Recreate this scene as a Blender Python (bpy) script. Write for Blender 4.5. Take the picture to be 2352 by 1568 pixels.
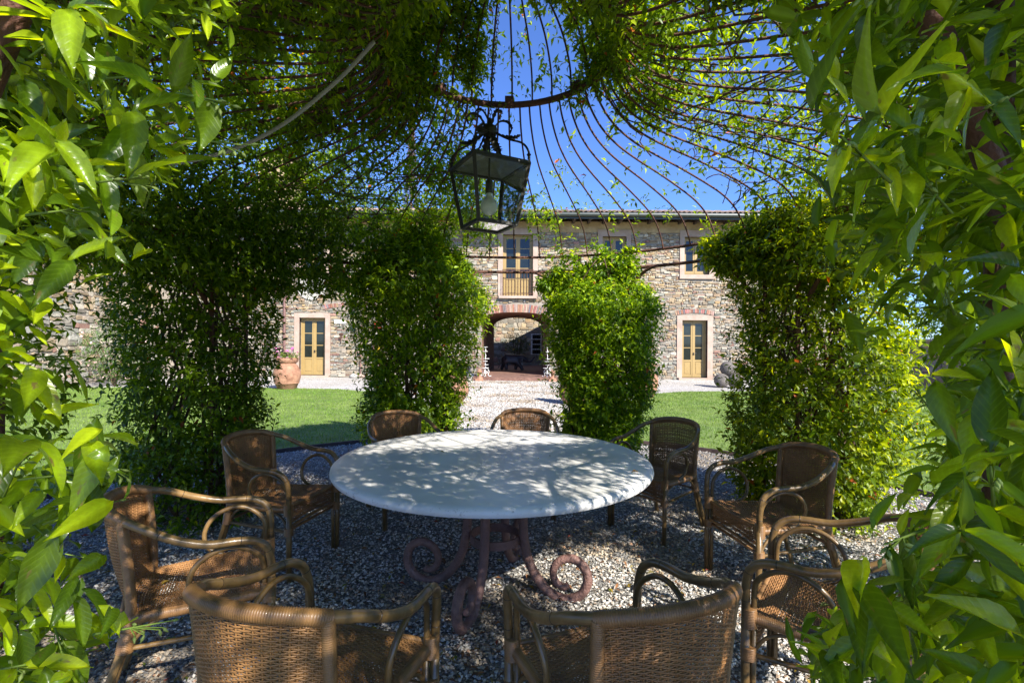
import bpy, math, random
import numpy as np
from mathutils import Vector, Matrix
rnd = random.Random(7)
R = np.random.default_rng(11)
sc = bpy.context.scene
for o in list(bpy.data.objects): bpy.data.objects.remove(o)
PI = math.pi
# ------------------------------------------------------------------ camera, sky, sun, exposure
F = 1119.0                 # focal length in units of a 2352 px wide picture
ROLL = 0.0068
cam_d = bpy.data.cameras.new('camera'); cam_d.sensor_width = 36; cam_d.lens = 36*F/2352
cam_d.clip_start = 0.02; cam_d.clip_end = 2000
cam = bpy.data.objects.new('camera', cam_d); sc.collection.objects.link(cam)
cam.matrix_world = Matrix.Translation((0, 0, 1.5)) @ Matrix.Rotation(PI/2, 4, 'X') @ Matrix.Rotation(ROLL, 4, 'Z')
sc.camera = cam
LX, LY, LZ = -0.80, 1.06, -1.00          # travel direction of the sunlight
EL = math.atan2(-LZ, math.hypot(LX, LY))
w = bpy.data.worlds.new('World'); sc.world = w; w.use_nodes = True
nt = w.node_tree; bg = nt.nodes['Background']
sky = nt.nodes.new('ShaderNodeTexSky'); sky.sky_type = 'NISHITA'; sky.sun_disc = False
sky.sun_elevation = EL; sky.sun_rotation = math.atan2(-LX, -LY)
sky.air_density = 1.0; sky.dust_density = 0.3; sky.ozone_density = 4.0; sky.altitude = 1500
tint = nt.nodes.new('ShaderNodeVectorMath'); tint.operation = 'MULTIPLY'; tint.inputs[1].default_value = (.42, .52, .76)
nt.links.new(sky.outputs[0], tint.inputs[0]); nt.links.new(tint.outputs[0], bg.inputs[0]); bg.inputs[1].default_value = 0.15
sd = bpy.data.lights.new('sun', 'SUN'); sd.energy = 4.2; sd.angle = math.radians(0.53); sd.color = (1, .955, .88)
sun = bpy.data.objects.new('sun', sd); sc.collection.objects.link(sun)
sun.rotation_euler = Vector((LX, LY, LZ)).to_track_quat('-Z', 'Y').to_euler()
sc.view_settings.view_transform = 'Standard'; sc.view_settings.look = 'None'
sc.view_settings.gamma = 1; sc.view_settings.exposure = 1.42; sc.view_settings.use_curve_mapping = False
sc.cycles.max_bounces = 8; sc.cycles.transparent_max_bounces = 12; sc.cycles.use_denoising = True
sc.cycles.sample_clamp_indirect = 6

def P(vx, vy, d):
    """point seen at (vx, vy) of the 2352 px wide picture, d metres in front of the camera"""
    dx, dy = vx-1176, vy-784
    return ((dx+ROLL*dy)/F*d, d, 1.5-(dy-ROLL*dx)/F*d)
def proj(p):
    p = np.atleast_2d(p); y = np.maximum(p[:, 1], 1e-3)
    X = p[:, 0]/y*F; Y = -(p[:, 2]-1.5)/y*F
    return X-ROLL*Y+1176, Y+ROLL*X+784

# ------------------------------------------------------------------ helpers
COL = sc.collection
def link(o): COL.objects.link(o); return o
def tag(o, label=None, cat=None, group=None, kind=None):
    if label: o['label'] = label
    if cat: o['category'] = cat
    if group: o['group'] = group
    if kind: o['kind'] = kind
    return o
def thing(name, label, cat, loc=(0, 0, 0), rz=0, group=None):
    o = link(bpy.data.objects.new(name, None)); o.location = loc; o.rotation_euler = (0, 0, rz)
    o.empty_display_size = .1
    return tag(o, label, cat, group)
def mesh_np(name, V, T, C=None, smooth=True):
    """V (n,3), T (m,3) triangles, C (n,3) colour per vertex"""
    V = np.asarray(V, np.float32); T = np.asarray(T, np.int32)
    me = bpy.data.meshes.new(name)
    me.vertices.add(len(V)); me.vertices.foreach_set('co', V.ravel())
    me.loops.add(T.size); me.loops.foreach_set('vertex_index', T.ravel())
    me.polygons.add(len(T)); me.polygons.foreach_set('loop_start', np.arange(0, T.size, 3, dtype=np.int32))
    me.polygons.foreach_set('use_smooth', np.full(len(T), smooth))
    if C is not None:
        a = me.color_attributes.new('Col', 'FLOAT_COLOR', 'POINT')
        a.data.foreach_set('color', np.hstack([C, np.ones((len(C), 1))]).astype(np.float32).ravel())
    me.update(calc_edges=True)
    return me
def ob(name, me, mat, parent=None, kind=None):
    o = bpy.data.objects.new(name, me)
    if mat is not None and not len(me.materials): me.materials.append(mat)
    link(o)
    if parent is not None: o.parent = parent
    if kind: o['kind'] = kind
    return o
class MB:
    def __init__(s): s.v = []; s.f = []; s.c = []
    def add(s, vs, fs, col=None):
        n = len(s.v); s.v += [tuple(p) for p in vs]; s.f += [tuple(i+n for i in f) for f in fs]
        s.c += [col or (1, 1, 1)]*len(vs)
    def box(s, x0, x1, y0, y1, z0, z1, col=None, M=None, bev=0):
        vs = [(x, y, z) for z in (z0, z1) for y in (y0, y1) for x in (x0, x1)]
        if M is not None: vs = [tuple(M @ Vector(p)) for p in vs]
        s.add(vs, [(0, 2, 3, 1), (4, 5, 7, 6), (0, 1, 5, 4), (1, 3, 7, 5), (3, 2, 6, 7), (2, 0, 4, 6)], col)
    def tube(s, pts, rad, sides=8, cap=True, col=None, close=False):
        pts = [Vector(p) for p in pts]; n = len(pts)
        if not hasattr(rad, '__len__'): rad = [rad]*n
        T = []
        for i in range(n):
            if close: t = pts[(i+1) % n]-pts[i-1]
            else: t = pts[min(i+1, n-1)]-pts[max(i-1, 0)]
            T.append(t.normalized() if t.length > 1e-9 else Vector((0, 0, 1)))
        u = T[0].orthogonal().normalized(); vs = []
        for i in range(n):
            u = (u-T[i]*u.dot(T[i]))
            u = u.normalized() if u.length > 1e-6 else T[i].orthogonal().normalized()
            v = T[i].cross(u)
            for k in range(sides):
                a = 2*PI*k/sides
                vs.append(pts[i]+(u*math.cos(a)+v*math.sin(a))*rad[i])
        fs = []
        for i in range(n if close else n-1):
            a, b = i*sides, ((i+1) % n)*sides
            for k in range(sides):
                k2 = (k+1) % sides; fs.append((a+k, a+k2, b+k2, b+k))
        if cap and not close:
            fs.append(tuple(range(sides-1, -1, -1))); fs.append(tuple((n-1)*sides+k for k in range(sides)))
        s.add(vs, fs, col)
    def lathe(s, prof, seg=24, c=(0, 0, 0), col=None):
        vs = []; fs = []
        for r, z in prof:
            for k in range(seg):
                a = 2*PI*k/seg; vs.append((c[0]+r*math.cos(a), c[1]+r*math.sin(a), c[2]+z))
        for i in range(len(prof)-1):
            for k in range(seg):
                k2 = (k+1) % seg; fs.append((i*seg+k, i*seg+k2, (i+1)*seg+k2, (i+1)*seg+k))
        fs.append(tuple(range(seg-1, -1, -1))); fs.append(tuple((len(prof)-1)*seg+k for k in range(seg)))
        s.add(vs, fs, col)
    def mesh(s, name, smooth=False):
        me = bpy.data.meshes.new(name); me.from_pydata(s.v, [], s.f)
        if smooth: me.polygons.foreach_set('use_smooth', [True]*len(me.polygons))
        a = me.color_attributes.new('Col', 'FLOAT_COLOR', 'POINT')
        a.data.foreach_set('color', np.hstack([np.array(s.c, np.float32).reshape(-1, 3), np.ones((len(s.v), 1), np.float32)]).ravel())
        return me
    def build(s, name, mat, parent=None, smooth=False, kind=None, auto=None):
        me = s.mesh(name, smooth)
        if auto is not None:
            me.polygons.foreach_set('use_smooth', [True]*len(me.polygons))
            me.set_sharp_from_angle(angle=math.radians(auto))
        return ob(name, me, mat, parent, kind)
def spline(pts, n=8):
    pts = [Vector(p) for p in pts]; out = []
    for i in range(len(pts)-1):
        p0 = pts[max(i-1, 0)]; p1 = pts[i]; p2 = pts[i+1]; p3 = pts[min(i+2, len(pts)-1)]
        for k in range(n):
            t = k/n
            out.append(.5*((2*p1)+(p2-p0)*t+(2*p0-5*p1+4*p2-p3)*t*t+(3*p1-p0-3*p2+p3)*t**3))
    out.append(pts[-1]); return out

# ------------------------------------------------------------------ materials
def newmat(name):
    m = bpy.data.materials.new(name); m.use_nodes = True
    return m, m.node_tree.nodes, m.node_tree.links, m.node_tree.nodes['Principled BSDF']
def mat(name, col, rough=.7, metal=0, noise=.25, scale=8, bump=0, bscale=40, attr=False, spec=.5, col2=None, coat=0, obj=False, ocol=False):
    """procedural: colour broken up by noise (towards col2 when given), optional bump and vertex colour"""
    m, N, L, b = newmat(name)
    tc = N.new('ShaderNodeTexCoord'); n1 = N.new('ShaderNodeTexNoise'); n1.inputs['Scale'].default_value = scale
    n1.inputs['Detail'].default_value = 6; n1.inputs['Roughness'].default_value = .65
    L.new(tc.outputs['Object'], n1.inputs['Vector'])
    rp = N.new('ShaderNodeValToRGB'); rp.color_ramp.elements[0].position = .3; rp.color_ramp.elements[1].position = .7
    c1 = [max(0, c*(1-noise)) for c in col]; c2 = [c*(1+noise) for c in col] if col2 is None else col2
    rp.color_ramp.elements[0].color = (*c1, 1); rp.color_ramp.elements[1].color = (*c2, 1)
    L.new(n1.outputs['Fac'], rp.inputs['Fac']); out = rp.outputs['Color']
    if attr:
        at = N.new('ShaderNodeAttribute'); at.attribute_name = 'Col'
        mx = N.new('ShaderNodeMix'); mx.data_type = 'RGBA'; mx.blend_type = 'MULTIPLY'; mx.inputs[0].default_value = 1
        L.new(out, mx.inputs[6]); L.new(at.outputs['Color'], mx.inputs[7]); out = mx.outputs[2]
    if obj:
        oi = N.new('ShaderNodeObjectInfo'); mr = N.new('ShaderNodeMapRange')
        mr.inputs['To Min'].default_value = 1-obj; mr.inputs['To Max'].default_value = 1+obj
        L.new(oi.outputs['Random'], mr.inputs['Value'])
        vm = N.new('ShaderNodeVectorMath'); vm.operation = 'SCALE'
        L.new(out, vm.inputs[0]); L.new(mr.outputs[0], vm.inputs['Scale']); out = vm.outputs[0]
    if ocol:
        oi = N.new('ShaderNodeObjectInfo'); mx = N.new('ShaderNodeMix'); mx.data_type = 'RGBA'; mx.blend_type = 'MULTIPLY'; mx.inputs[0].default_value = 1
        L.new(out, mx.inputs[6]); L.new(oi.outputs['Color'], mx.inputs[7]); out = mx.outputs[2]
    L.new(out, b.inputs['Base Color'])
    b.inputs['Roughness'].default_value = rough; b.inputs['Metallic'].default_value = metal
    b.inputs['Specular IOR Level'].default_value = spec; b.inputs['Coat Weight'].default_value = coat
    if bump:
        n2 = N.new('ShaderNodeTexNoise'); n2.inputs['Scale'].default_value = bscale; n2.inputs['Detail'].default_value = 8
        L.new(tc.outputs['Object'], n2.inputs['Vector'])
        bp = N.new('ShaderNodeBump'); bp.inputs['Strength'].default_value = bump; bp.inputs['Distance'].default_value = .02
        L.new(n2.outputs['Fac'], bp.inputs['Height']); L.new(bp.outputs[0], b.inputs['Normal'])
    return m
def leafmat(name, trans=.45, rough=.38, tcol=(2.9, 2.5, .25), spec=.30):
    m, N, L, b = newmat(name)
    at = N.new('ShaderNodeAttribute'); at.attribute_name = 'Col'
    oi = N.new('ShaderNodeObjectInfo'); mr = N.new('ShaderNodeMapRange')
    mr.inputs['To Min'].default_value = .78; mr.inputs['To Max'].default_value = 1.2
    L.new(oi.outputs['Random'], mr.inputs['Value'])
    tc = N.new('ShaderNodeTexCoord'); n1 = N.new('ShaderNodeTexNoise'); n1.inputs['Scale'].default_value = 9; n1.inputs['Detail'].default_value = 3
    L.new(tc.outputs['Object'], n1.inputs['Vector'])
    m2 = N.new('ShaderNodeMapRange'); m2.inputs['To Min'].default_value = .75; m2.inputs['To Max'].default_value = 1.25
    L.new(n1.outputs['Fac'], m2.inputs['Value'])
    mu = N.new('ShaderNodeMath'); mu.operation = 'MULTIPLY'; L.new(mr.outputs[0], mu.inputs[0]); L.new(m2.outputs[0], mu.inputs[1])
    vm = N.new('ShaderNodeVectorMath'); vm.operation = 'SCALE'; L.new(at.outputs['Color'], vm.inputs[0]); L.new(mu.outputs[0], vm.inputs['Scale'])
    L.new(vm.outputs[0], b.inputs['Base Color']); b.inputs['Roughness'].default_value = rough
    b.inputs['Specular IOR Level'].default_value = spec
    tr = N.new('ShaderNodeBsdfTranslucent'); v2 = N.new('ShaderNodeVectorMath'); v2.operation = 'MULTIPLY'
    v2.inputs[1].default_value = tcol; L.new(vm.outputs[0], v2.inputs[0]); L.new(v2.outputs[0], tr.inputs['Color'])
    mx = N.new('ShaderNodeMixShader'); mx.inputs[0].default_value = trans
    L.new(b.outputs[0], mx.inputs[1]); L.new(tr.outputs[0], mx.inputs[2])
    L.new(mx.outputs[0], N['Material Output'].inputs['Surface'])
    return m
M = {}
M['leaf'] = leafmat('jasmine_leaf')
def veined():
    """single leaves: side veins, age spots and yellowing that differ from leaf to leaf"""
    m = leafmat('jasmine_leaf_veined'); N = m.node_tree.nodes; L = m.node_tree.links
    b = N['Principled BSDF']; b.inputs['Roughness'].default_value = .27; b.inputs['Specular IOR Level'].default_value = .5; src = b.inputs['Base Color'].links[0].from_socket; tl = [l for l in src.links]
    tc = N.new('ShaderNodeTexCoord'); sx = N.new('ShaderNodeSeparateXYZ'); L.new(tc.outputs['Object'], sx.inputs[0])
    ab = N.new('ShaderNodeMath'); ab.operation = 'ABSOLUTE'; L.new(sx.outputs[1], ab.inputs[0])
    s1 = N.new('ShaderNodeMath'); s1.operation = 'MULTIPLY_ADD'; s1.inputs[1].default_value = -.45; L.new(ab.outputs[0], s1.inputs[0]); L.new(sx.outputs[0], s1.inputs[2])
    s2 = N.new('ShaderNodeMath'); s2.operation = 'MULTIPLY'; s2.inputs[1].default_value = 62; L.new(s1.outputs[0], s2.inputs[0])
    s3 = N.new('ShaderNodeMath'); s3.operation = 'SINE'; L.new(s2.outputs[0], s3.inputs[0])
    s4 = N.new('ShaderNodeMath'); s4.operation = 'POWER'; s5 = N.new('ShaderNodeMapRange'); s5.inputs['From Min'].default_value = -1; L.new(s3.outputs[0], s5.inputs[0])
    L.new(s5.outputs[0], s4.inputs[0]); s4.inputs[1].default_value = 6
    vn = N.new('ShaderNodeMix'); vn.data_type = 'RGBA'; vn.blend_type = 'ADD'; vn.inputs[7].default_value = (.02, .028, .004, 1)
    L.new(s4.outputs[0], vn.inputs[0]); L.new(src, vn.inputs[6])
    oi = N.new('ShaderNodeObjectInfo'); n = N.new('ShaderNodeTexNoise'); n.noise_dimensions = '4D'; n.inputs['Scale'].default_value = 3.2; n.inputs['Detail'].default_value = 5
    L.new(tc.outputs['Object'], n.inputs['Vector']); w_ = N.new('ShaderNodeMath'); w_.operation = 'MULTIPLY'; w_.inputs[1].default_value = 40; L.new(oi.outputs['Random'], w_.inputs[0]); L.new(w_.outputs[0], n.inputs['W'])
    r = N.new('ShaderNodeMapRange'); r.inputs['From Min'].default_value = .64; r.inputs['From Max'].default_value = .70; L.new(n.outputs[0], r.inputs[0])
    sp = N.new('ShaderNodeMix'); sp.data_type = 'RGBA'; sp.inputs[7].default_value = (.16, .13, .04, 1); L.new(r.outputs[0], sp.inputs[0]); L.new(vn.outputs[2], sp.inputs[6])
    for l in tl:
        t = l.to_socket; L.remove(l); L.new(sp.outputs[2], t)
    bp = N.new('ShaderNodeBump'); bp.inputs['Strength'].default_value = .12; bp.inputs['Distance'].default_value = .002; bp.invert = True
    L.new(s4.outputs[0], bp.inputs['Height']); L.new(bp.outputs[0], b.inputs['Normal'])
    return m
M['leaf_near'] = veined()
M['leaf_far'] = leafmat('tree_leaf', .35, .5, (1.8, 1.8, .8))
M['twig'] = mat('twig_bark', (.09, .055, .03), .85, noise=.4, scale=20, bump=.4)
M['green_stem'] = mat('green_stem', (.13, .19, .03), .7, spec=.2)
M['rust'] = mat('rusted_iron', (.085, .035, .022), .75, noise=.45, scale=12, bump=.5, bscale=90, col2=(.16, .065, .035))
M['lantern_tin'] = mat('lantern_tin', (.16, .165, .14), .5, noise=.35, scale=14)
M['lantern_iron'] = mat('lantern_iron', (.018, .020, .016), .5, noise=.3, scale=20, bump=.2, col2=(.035, .03, .022))
M['table_iron'] = mat('painted_table_iron', (.16, .085, .068), .6, noise=.3, scale=9, bump=.5, bscale=70, col2=(.27, .145, .115))
M['stone'] = mat('rubble_stone', (.86, .86, .86), .9, noise=.22, scale=14, bump=.7, bscale=45, attr=True, col2=(1.12, 1.12, 1.12))
M['mortar'] = mat('lime_mortar', (.27, .23, .18), .95, noise=.3, scale=6, bump=.8, bscale=25)
M['brick'] = mat('old_brick', (.9, .9, .9), .9, noise=.3, scale=18, bump=.6, bscale=50, attr=True, col2=(1.1, 1.1, 1.1))
M['surround'] = mat('pink_stone_surround', (.38, .26, .19), .85, noise=.14, scale=2.5, bump=.25, bscale=30, col2=(.44, .35, .28))
M['greystone'] = mat('grey_stone', (.34, .32, .29), .9, noise=.3, scale=9, bump=.6, bscale=40)
M['plaster'] = mat('ochre_plaster', (.40, .28, .14), .95, noise=.25, scale=2.2, bump=.3, col2=(.50, .38, .22))
M['palegrey'] = mat('grey_render', (.42, .40, .33), .95, noise=.2, scale=3, bump=.3)
M['door'] = mat('mustard_paint', (.33, .225, .08), .45, noise=.08, scale=3)
M['glass'] = mat('window_glass', (.012, .016, .012), .04, noise=.4, scale=3, spec=.5)
M['darkwood'] = mat('dark_wood', (.05, .035, .025), .7, noise=.4, scale=10, bump=.3)
M['gutter'] = mat('green_gutter', (.035, .045, .038), .45, noise=.2)
M['tile'] = mat('roof_terracotta', (.28, .15, .09), .9, noise=.4, scale=5, bump=.6, bscale=30, col2=(.42, .33, .25), obj=.25)
M['terracotta'] = mat('terracotta', (.30, .13, .07), .85, noise=.4, scale=5, bump=.5, bscale=35, col2=(.46, .25, .15))
M['lampmetal'] = mat('aged_brass', (.12, .10, .05), .5, noise=.3, scale=12)
M['lampglass'] = mat('frosted_lamp_glass', (.33, .30, .2), .2)
M['white'] = mat('white_paint', (.78, .76, .70), .6, noise=.08)
M['redpaint'] = mat('red_sign', (.65, .03, .02), .5, noise=.05)
M['yellow'] = mat('yellow_plastic', (.75, .5, .03), .5, noise=.05)
M['pipe'] = mat('brown_pipe', (.17, .09, .075), .6)
M['elephant'] = mat('black_bronze', (.022, .024, .03), .5, noise=.3, bump=.3)
M['balls'] = mat('carved_stone_ball', (.13, .113, .097), .9, noise=.4, scale=10, bump=.8, bscale=50)
M['hose'] = mat('grey_conduit', (.38, .38, .34), .45, noise=.2, scale=10)
M['edge'] = mat('steel_edging', (.07, .045, .04), .7, noise=.4, scale=8)
M['rattan'] = mat('rattan_pole', (.10, .06, .021), .34, noise=.4, scale=7, col2=(.25, .15, .055), coat=.2, bump=.08, bscale=60, ocol=True, attr=True)
M['cane'] = mat('woven_cane', (.26, .122, .042), .5, noise=.35, scale=9, col2=(.42, .21, .076), coat=.05, ocol=True)
M['wrap'] = mat('cane_wrapping', (.22, .108, .038), .42, noise=.35, scale=9, col2=(.34, .18, .068), coat=.1, ocol=True)
M['petal_pink'] = mat('pink_petal', (.7, .16, .42), .6); M['petal_rose'] = mat('pale_rose_petal', (.8, .55, .5), .6)
M['bud'] = leafmat('jasmine_bud', .35, .5, (1.5, 1.5, .9))
M['dry'] = leafmat('dry_leaf', .25, .55, (1.3, 1.2, .8))
M['curtain'] = mat('curtain', (.30, .36, .45), .8, noise=.2, scale=3)
M['soil'] = mat('soil', (.06, .045, .03), .95)

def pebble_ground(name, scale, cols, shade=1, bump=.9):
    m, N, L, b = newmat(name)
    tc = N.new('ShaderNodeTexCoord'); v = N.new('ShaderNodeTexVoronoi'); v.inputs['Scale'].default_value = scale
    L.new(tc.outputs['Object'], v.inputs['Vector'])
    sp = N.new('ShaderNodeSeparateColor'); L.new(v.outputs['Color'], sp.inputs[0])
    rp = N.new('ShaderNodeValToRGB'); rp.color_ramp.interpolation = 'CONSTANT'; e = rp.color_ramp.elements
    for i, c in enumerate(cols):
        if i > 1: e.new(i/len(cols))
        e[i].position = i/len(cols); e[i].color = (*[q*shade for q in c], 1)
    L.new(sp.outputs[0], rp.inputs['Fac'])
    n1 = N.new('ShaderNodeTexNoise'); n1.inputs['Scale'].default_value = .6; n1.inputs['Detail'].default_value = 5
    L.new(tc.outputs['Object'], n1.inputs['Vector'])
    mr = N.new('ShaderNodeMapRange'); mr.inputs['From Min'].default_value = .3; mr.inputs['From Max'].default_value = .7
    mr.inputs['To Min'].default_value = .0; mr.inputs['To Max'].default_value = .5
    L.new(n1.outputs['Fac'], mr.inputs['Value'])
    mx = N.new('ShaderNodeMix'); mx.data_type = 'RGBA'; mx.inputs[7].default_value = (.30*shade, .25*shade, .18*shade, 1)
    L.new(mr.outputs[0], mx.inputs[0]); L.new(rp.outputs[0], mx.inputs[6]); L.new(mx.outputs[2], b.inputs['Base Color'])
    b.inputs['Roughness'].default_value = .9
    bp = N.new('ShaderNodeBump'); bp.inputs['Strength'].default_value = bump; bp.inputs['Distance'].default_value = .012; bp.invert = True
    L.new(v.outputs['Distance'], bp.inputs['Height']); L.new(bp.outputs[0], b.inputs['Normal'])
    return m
GC = [(.62, .60, .56), (.40, .39, .37), (.70, .69, .66), (.20, .19, .18), (.52, .49, .43), (.34, .29, .23), (.58, .58, .57), (.27, .27, .27)]
M['gravel'] = pebble_ground('gravel', 55, GC, 1.0)
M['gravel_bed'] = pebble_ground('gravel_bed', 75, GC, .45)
M['lawn'] = mat('lawn_soil_and_grass', (.11, .19, .03), .9, noise=.35, scale=2.2, bump=.6, bscale=80, col2=(.20, .27, .055))
M['grass'] = leafmat('grass_blade', .3, .5, (1.5, 1.5, .6))
M['brickfloor'] = mat('brick_paving', (.17, .08, .055), .85, noise=.35, scale=6, bump=.4, col2=(.25, .14, .10))
M['ground'] = mat('ground', (.16, .15, .10), .95, noise=.3, scale=.3)

# ------------------------------------------------------------------ leaves
def leaf_template(ns, curl=.16, fold=.14, wave=0.0, width=1.0):
    """ns sections along, 5 verts across; returns verts (x along 0..1, y across, z up), tris, colour factor"""
    V = []; T = []; K = []
    for i in range(ns+1):
        t = i/ns; wd = .52*width*(math.sin(PI*t**.80))**1.05*(1-.30*t*t) if 0 < t < 1 else .004
        zc = -curl*t*t*1.1
        for k, s in enumerate((-1, -.55, 0, .55, 1)):
            V.append((t, wd*s, zc+fold*abs(s)*wd*1.6-.25*fold*wd*s*s+wave*math.sin(t*9+s)*abs(s)*.03))
            K.append(1.35 if k == 2 else (1.0 if k in (1, 3) else .93))
    for i in range(ns):
        for k in range(4):
            a = i*5+k; T += [(a, a+5, a+6), (a, a+6, a+1)]
    return np.array(V), np.array(T), np.array(K)
def leaf_low(curl=.18, fold=.16):
    V = np.array([(0, 0, 0), (.47, .5, fold*.8), (.47, -.5, fold*.8), (.52, 0, 0), (1.03, 0, -curl)])
    T = np.array([(0, 2, 3), (0, 3, 1), (3, 2, 4), (3, 4, 1)])
    return V, T, np.array([1.1, 1, 1, 1.1, .95])
def cloud(tmpl, Pp, X, Nn, L, W, C):
    V, T, K = tmpl; n = len(Pp)
    X = X/np.linalg.norm(X, axis=1, keepdims=True)
    Y = np.cross(Nn, X); Y /= np.linalg.norm(Y, axis=1, keepdims=True)+1e-9
    Z = np.cross(X, Y)
    out = (Pp[:, None, :]+V[None, :, 0, None]*X[:, None, :]*L[:, None, None]+V[None, :, 1, None]*Y[:, None, :]*W[:, None, None]
           + V[None, :, 2, None]*Z[:, None, :]*L[:, None, None])
    tri = T[None]+(np.arange(n)*len(V))[:, None, None]
    col = C[:, None, :]*K[None, :, None]
    return out.reshape(-1, 3), tri.reshape(-1, 3), col.reshape(-1, 3)
def unit(a): return a/(np.linalg.norm(a, axis=-1, keepdims=True)+1e-9)
GREENS = np.array([(.060, .112, .006), (.095, .16, .007), (.14, .22, .008), (.20, .29, .008), (.29, .37, .010)])
def leaf_colors(n, young=.25, dry=.006):
    i = R.choice(5, n, p=np.array([.25, .3, .25, .2*(1-young), .2*young])/np.sum([.25, .3, .25, .2*(1-young), .2*young]))
    c = GREENS[i]*R.uniform(.8, 1.25, (n, 1))
    d = R.random(n) < dry; c[d] = np.array([(.35, .09, .02)])*R.uniform(.7, 1.2, (d.sum(), 1))
    return c
def sprigs(O, D, k=6, stem=.10, L=.06, droop=.3, ratio=.40, young=.25, spread=.9, dry=.006):
    """opposite leaf pairs along short shoots. returns leaf arrays and shoot ends"""
    n = len(O); D = unit(D)
    ref = unit(np.cross(D, R.normal(size=(n, 3)))); ref2 = np.cross(D, ref)
    Ps, Xs, Ns, Ls = [], [], [], []
    bend = np.array([0, 0, -1.0])*droop
    for j in range(k):
        t = (j//2+.6)/(k/2); a = (j//2)*PI/2+(j % 2)*PI+R.normal(0, .35, n)
        rad = ref*np.cos(a)[:, None]+ref2*np.sin(a)[:, None]
        Ps.append(O+D*stem*t*R.uniform(.8, 1.2, (n, 1))+bend*stem*.3*t*t)
        X = unit(D*(.35+.6*t)+rad*spread+bend+R.normal(0, .15, (n, 3))); Xs.append(X)
        Ns.append(unit(D*.8+np.array([0, 0, 1.0])-X*.2+R.normal(0, .25, (n, 3))))
        Ls.append(L*R.uniform(.5, 1.2, n)*(1.1-.35*t))
    Pp, X, Nn, L_ = map(np.concatenate, (Ps, Xs, Ns, Ls))
    keep = R.random(len(Pp)) < .92
    Pp, X, Nn, L_ = Pp[keep], X[keep], Nn[keep], L_[keep]
    return dict(P=Pp, X=X, N=Nn, L=L_, W=L_*ratio*R.uniform(.85, 1.2, len(L_)), C=leaf_colors(len(L_), young, dry))
def cat(ds): return {k: np.concatenate([d[k] for d in ds]) for k in ds[0]}
def sub(d, m): return {k: v[m] for k, v in d.items()}
LOW = leaf_low(); MID = leaf_template(4); HI = leaf_template(4, wave=.6)
leaf_meshes = []
for i in range(8):
    V, T, K = leaf_template(7, curl=(.05, .12, .2, .3)[i % 4], fold=(.1, .2)[i//4], wave=.8)
    c = GREENS[(i*2+1) % 5][None]*K[:, None]*(.9, 1.05)[i//4]
    leaf_meshes.append(mesh_np('leaf', V, T, c)); leaf_meshes[-1].materials.append(M['leaf_near'])
def leaf_parts(d, m, parent):
    for i in np.nonzero(m)[0]:
        X = unit(d['X'][i]); Y = unit(np.cross(d['N'][i], X)); Z = np.cross(X, Y)
        L, W = float(d['L'][i]), float(d['W'][i])
        o = bpy.data.objects.new('leaf', leaf_meshes[int(R.integers(8))])
        Mx = Matrix([[X[q]*L, Y[q]*W, Z[q]*L, d['P'][i][q]] for q in range(3)]+[[0, 0, 0, 1]])
        o.matrix_basis = parent.matrix_world.inverted() @ Mx if parent else Mx
        COL.objects.link(o); o.parent = parent
def place_foliage(d, parent, tmpl, nparts=300, name='foliage', mat_='leaf', origin=(0, 0, 0)):
    o3 = np.array(origin); n = len(d['P'])
    u, v = proj(d['P']); dist = np.linalg.norm(d['P']-np.array([0, 0, 1.5]), axis=1)
    vis = (u > -20) & (u < 2372) & (v > -20) & (v < 1588) & (d['P'][:, 1] > .15)
    score = np.where(vis, d['L']/dist, -1)
    m = np.zeros(n, bool)
    if nparts: m[np.argsort(-score)[:nparts]] = True; m &= vis
    r = sub(d, ~m)
    V, T, C = cloud(tmpl, r['P']-o3, r['X'], r['N'], r['L'], r['W'], r['C'])
    f = ob(name, mesh_np(name, V, T, C), M[mat_], parent, 'stuff')
    if nparts:
        dd = dict(d); dd['P'] = d['P']-o3
        par = parent
        for i in np.nonzero(m)[0]:
            X = unit(dd['X'][i]); Y = unit(np.cross(dd['N'][i], X)); Z = np.cross(X, Y); L, W = float(dd['L'][i]), float(dd['W'][i])
            o = bpy.data.objects.new('leaf', leaf_meshes[int(R.integers(8))])
            o.matrix_basis = Matrix([[X[q]*L, Y[q]*W, Z[q]*L, dd['P'][i][q]] for q in range(3)]+[[0, 0, 0, 1]])
            COL.objects.link(o); o.parent = par
    return f

# ================================================================== GROUND
C0 = np.array([-.06, 3.2])          # centre of the pergola
def sheet(name, poly, z, m, parent=None, sides=0):
    b = MB(); n = len(poly)
    b.add([(x, y, z) for x, y in poly], [tuple(range(n))])
    if sides:
        b.add([(x, y, z) for x, y in poly]+[(x, y, z-sides) for x, y in poly], [((i+1) % n, i, n+i, n+(i+1) % n) for i in range(n)])
    return tag(b.build(name, m, parent), kind='structure')
sheet('ground', [(-400, -400), (400, -400), (400, 900), (-400, 900)], -.06, M['ground'])
sheet('gravel_court', [(-15.2, -3), (14.6, -3), (14.6, 20.4), (-15.2, 20.4)], -.02, M['gravel'])
def arc(r, a0, a1, n=40): return [(C0[0]+r*math.sin(math.radians(a)), C0[1]+r*math.cos(math.radians(a))) for a in np.linspace(a0, a1, n)]
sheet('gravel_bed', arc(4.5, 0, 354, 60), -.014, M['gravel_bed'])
RG = 4.55
def lawn(name, sgn):
    a = [(x, y) for x, y in arc(RG, sgn*17, sgn*150, 36)]
    far = [(sgn*14.2, -.5), (sgn*14.2, 14.9), (sgn*9, 15.3), (sgn*5.4, 15.0), (sgn*4.3, 14.4), (sgn*3.2, 12.6), (sgn*1.9, 11.2), (sgn*1.45, 9.8)]
    poly = a+far
    if sgn > 0: poly = poly[::-1]
    return sheet(name, poly, .0, M['lawn'], sides=.05), poly
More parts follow.
